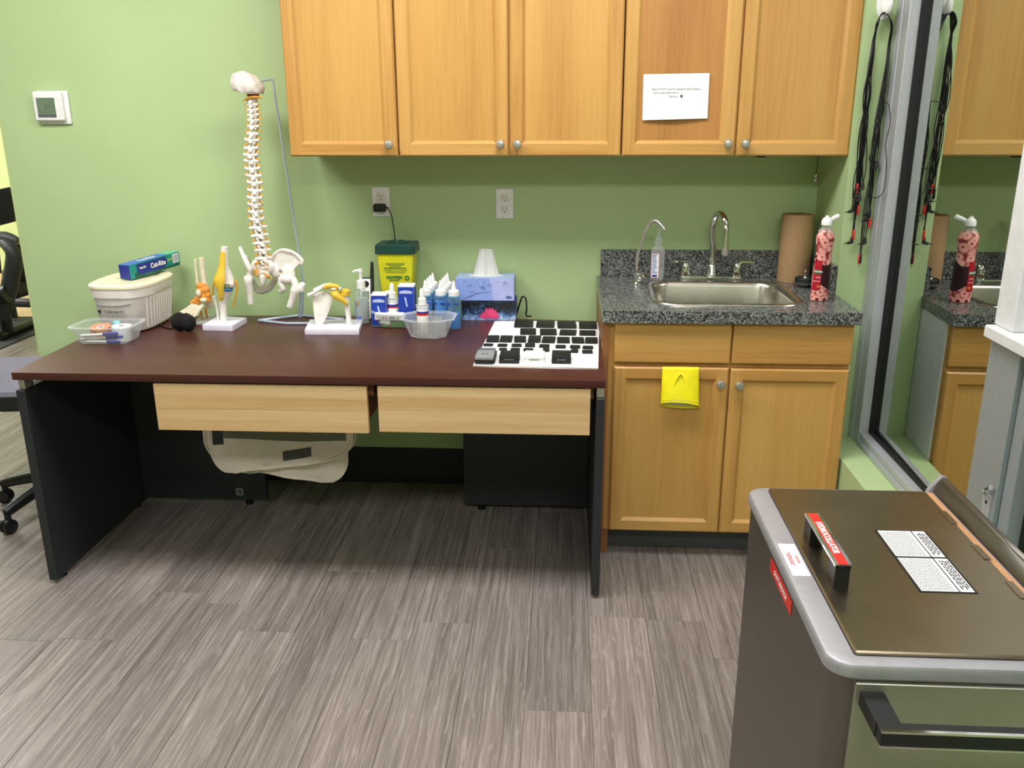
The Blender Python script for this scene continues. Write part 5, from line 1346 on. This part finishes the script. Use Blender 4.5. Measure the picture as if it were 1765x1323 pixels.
# ---------------------------------------------------------------- hook and lead wires on the window jamb
hk0 = U(1524, 8, 'y', YJ)
hk = thing('wall_hook', 'white adhesive hook on the green window jamb, hung with lead wires', 'hook', (hk0.x, YJ, hk0.z))
ov = [(math.cos(2 * math.pi * k / 24) * .026, math.sin(2 * math.pi * k / 24) * .060 + .012) for k in range(24)]
obj('backplate', B().prism(ov, -.006, -.0005, 'xz', .002), M['white'], hk, 40)
obj('prong', B().tube([(.004, -.004, .03), (.003, -.012, .0), (0, -.026, -.022), (.001, -.040, -.020), (.004, -.048, -.004), (.005, -.050, .010)], [.010, .012, .013, .012, .010, .006], 12, 4), M['white'], hk, 60)
random.seed(21)
def plug(t, p, d, kind):
    if kind == 'L':
        obj('plug', B().tube([p + Vector((0, 0, .012)), p + Vector((0, 0, .0)), p + Vector((0, 0, -.010))], [.0032, .0055, .0075], 8, 2).tube([p + Vector((0, 0, -.008)), p + Vector((d * .014, -.004, -.011))], [.006, .0045], 8).tube([p + Vector((d * .014, -.004, -.011)), p + Vector((d * .026, -.007, -.012))], [.0018, .0016], 6), M['black'], t)
    else:
        col = M['red'] if kind == 'R' else M['black']
        obj('pin_grip', B().tube([p + Vector((0, 0, .004)), p + Vector((0, 0, 0)), p + Vector((0, 0, -.026)), p + Vector((0, 0, -.030))], [.002, .0042, .0046, .003], 8), col, t)
        obj('pin', B().tube([p + Vector((0, 0, -.030)), p + Vector((0, 0, -.044))], .0011, 6), M['nickel'], t)
wires = [  # left end px, right end px, kinds
 ((1470, 357), 'L', (1503, 280), 'R', 'first'), ((1480, 352), 'R', (1497, 372), 'L', 'second'), ((1468, 411), 'L', (1500, 375), 'R', 'third'),
 ((1472, 396), 'R', (1491, 412), 'L', 'fourth'), ((1478, 316), 'R', (1499, 362), 'L', 'fifth'), ((1482, 338), 'L', (1482, 437), 'R', 'sixth'),
 ((1474, 325), 'B', (1484, 437), 'B', 'seventh'), ((1487, 318), 'L', (1512, 281), 'L', 'eighth')]
wl = ['ending left in the third plug from the bottom', 'ending in a red pin below two plugs', 'reaching lowest on the left with an angled plug', 'ending in the lowest red pin on the left', 'ending in the uppermost red pin on the left', 'ending in the lowest red pin of all', 'ending in the lowest black pin', 'ending in short angled plugs on both sides']
for n_, ((lx, ly), lk_, (rx, ry), rk, nm) in enumerate(wires):
    t = thing('lead_wire', 'black lead wire on the hook, ' + wl[n_], 'lead wire', (hk0.x, YJ, hk0.z), group='lead wires on the jamb hook')
    O = Vector(t.location)
    j = lambda s=.004: random.uniform(-s, s)
    for strand in (0, 1):
        yy_ = YJ - .010 - .0022 * n_ - .004 * strand
        P = lambda px, py, y=None, k=6.5: U(px + random.uniform(-k, k), py, 'y', yy_ if y is None else y) - O
        yh = YJ - .018 - .0035 * n_
        L_ = [P(lx, ly, k=0), P((lx + 1483) / 2 + 2, (ly + 250) / 2), P(1487, 230), P(1494, 170), P(1501, 110, k=4), P(1507, 65, YJ - .02, 2), P(1512, 42, yh, 2)]
        T_ = [U(1517, 28, 'y', yh) - O + Vector((0, 0, j(.002))), U(1524, 22, 'y', yh) - O + Vector((0, 0, j(.002))), U(1531, 27, 'y', yh) - O]
        R_ = [P(1537, 45, yh, 2), P(1533, 75, YJ - .02, 2), P(1526, 130, k=4), P(1518, 190), P(1510, 240), P((rx + 1504) / 2, (ry + 260) / 2), P(rx, ry, k=0)]
        for p in L_ + R_: p.x = min(max(p.x, XW + .006 - O.x), XF - .004 - O.x)     # the strands stay within the jamb
        obj('wire', B().tube(L_ + T_ + R_, .0017, 5, 4), M['black'], t)
    plug(t, L_[0] + Vector((0, -.001, -.004)), -1, lk_); plug(t, R_[-1] + Vector((0, -.001, -.004)), -1, rk)
t = thing('lead_wire', 'thin loose black wire looping out over the aluminium window frame', 'lead wire', (hk0.x, YJ, hk0.z), group='lead wires on the jamb hook')
O = Vector(t.location); q = lambda px, py, y=-.385: U(px, py, 'y', y) - O
obj('wire', B().tube([q(1516, 200), q(1524, 176, -.40), q(1532, 182, -.48), q(1534, 210, -.48), q(1527, 250, -.47), q(1528, 290, -.47), q(1523, 330, -.47), q(1508, 341, -.39), q(1500, 336)], .0014, 5, 6), M['black'], t)

# ---------------------------------------------------------------- office chair at the left, gym beyond
ch = thing('office_chair', 'dark grey office chair on castors, cut off at the left edge of the frame', 'chair', (-2.0, -.30, 0))
zs_ = .072
for nm, rg, m_ in (('seat', ((.215, .09, .385), (.245, .10, .395), (.25, .10, .43), (.245, .10, .452)), 'black'), ('seat_cushion', ((.247, .10, .4525), (.245, .10, .470), (.22, .09, .482), (.12, .06, .478)), 'chairseat')):
    so = obj(nm, B().loft([rring(0, 0, w_, w_, r_, z_ + zs_, 6) for w_, r_, z_ in rg]), M[m_], ch, 50)
    so.location = (-.15, .035, 0); so.rotation_euler = (0, 0, R(8))
obj('gas_post', B().lathe([(.030, .09), (.030, .20), (.018, .205), (.018, .43)], seg=18), M['black'], ch)
obj('mechanism', B().box(-.14, .06, -.05, .11, .425, .458, .01), M['black'], ch, 0)
obj('lever', B().tube([(.02, -.05, .44), (.06, -.15, .435), (.075, -.185, .430)], [.006, .006, .012], 8, 3), M['black'], ch)
for k in range(5):
    a = R(-110 + 72 * k); c_, s_ = math.cos(a), math.sin(a)
    lg_ = obj('leg', B().tube([(c_ * .02, s_ * .02, .125), (c_ * .12, s_ * .12, .120), (c_ * .22, s_ * .22, .098), (c_ * .275, s_ * .275, .082)], [.030, .026, .022, .018], 10, 4), M['black'], ch, 60)
    cs = obj('castor', B().lathe([(.020, -.022), (.028, -.019), (.029, -.004), (.022, -.002), (.022, .002), (.029, .004), (.028, .019), (.020, .022)], seg=18, mat=Matrix.Translation((c_ * .275, s_ * .275, .029)) @ Matrix.Rotation(a, 4, 'Z') @ Matrix.Rotation(R(90), 4, 'X')), M['black'], ch)
    obj('castor_stem', B().lathe([(.012, .05), (.012, .078)], (c_ * .27, s_ * .27, 0), 10), M['black'], cs)
obj('back_bar', B().tube([(-.20, .06, .45), (-.42, -.02, .46), (-.50, -.05, .62), (-.50, -.05, .80)], [.02, .02, .018, .016], 8, 3), M['black'], ch)
obj('backrest', B().loft([[Vector((-.49, -.05 + x, z)) for x, z in rrect(0, .86, .20, .16, .08, 5)], [Vector((-.45, -.05 + x, z)) for x, z in rrect(0, .86, .19, .15, .08, 5)]]), M['black'], ch, 40)

gm = thing('gym_mat', 'large black rubber gym mat on the floor beyond the end of the wall', 'mat', (-4.6, 2.2, 0))
obj('mat', B().box(-1.4, .81, -1.4, .78, 0, .008, .002), M['gymfloor'], gm, 0)
struct('floor_gym', B().box(-8, -2.31, 3.02, 4.98, -.003, .002), M['gymwood'])
tm = thing('exercise_machine', 'black exercise machine with a square screen, seen past the end of the wall', 'exercise machine', (-3.9, 2.35, .008))
q = lambda px, py, y: rel(tm, U(px, py, 'y', y))
yt_ = 2.4
s0, s1 = q(-22, 325, yt_), q(27, 386, yt_)
obj('screen', B().prism([(s0.x, s0.z - .02), (s1.x - .01, s0.z + .01), (s1.x + .02, s1.z + .10), (s1.x - .015, s1.z + .015), (s0.x, s1.z - .02)], .05, .11, 'xz', .006), M['black'], tm, 0)
obj('screen_post', B().tube([q(-14, 380, 2.5), q(-10, 420, 2.5), q(-5, 470, 2.5)], .03, 10, 3), M['black'], tm)
obj('console', B().tube([q(-20, 412, 2.45), q(10, 410, 2.45), q(30, 416, 2.45)], [.05, .045, .03], 12, 3), M['dgrey'], tm)
obj('arm', B().tube([q(5, 418, 2.35), q(20, 432, 2.3), q(24, 452, 2.3), q(17, 490, 2.3), q(8, 530, 2.3), q(4, 548, 2.3)], [.03, .045, .055, .055, .050, .045], 12, 4), M['charcoal'], tm, 60)
obj('roller', B().tube([q(-20, 512, 2.25), q(14, 506, 2.25)], .06, 14), M['black'], tm)
obj('roller', B().tube([q(22, 503, 2.55), q(52, 494, 2.7)], .055, 14), M['black'], tm)
obj('upright', B().tube([q(30, 420, 2.7), q(38, 460, 2.7), q(36, 500, 2.7)], [.05, .055, .05], 10, 3), M['black'], tm)
obj('foot_bar', B().tube([q(0, 520, 2.9), q(54, 522, 2.9)], .035, 10), M['dgrey'], tm)
obj('base_foot', B().tube([(q(8, 545, 2.35).x, -.1, .03), (q(8, 545, 2.35).x, .35, .03)], .03, 10).tube([(q(8, 545, 2.35).x, 0, .03), q(8, 540, 2.33)], .04, 10).tube([(q(-15, 545, 2.5).x, .15, .0), q(-10, 470, 2.5)], .03, 10), M['black'], tm)
obj('rear_frame', B().tube([(q(20, 540, 2.95).x, .62, .0), (q(20, 540, 2.95).x, .62, .35), q(36, 500, 2.7)], .03, 8, 3), M['black'], tm)
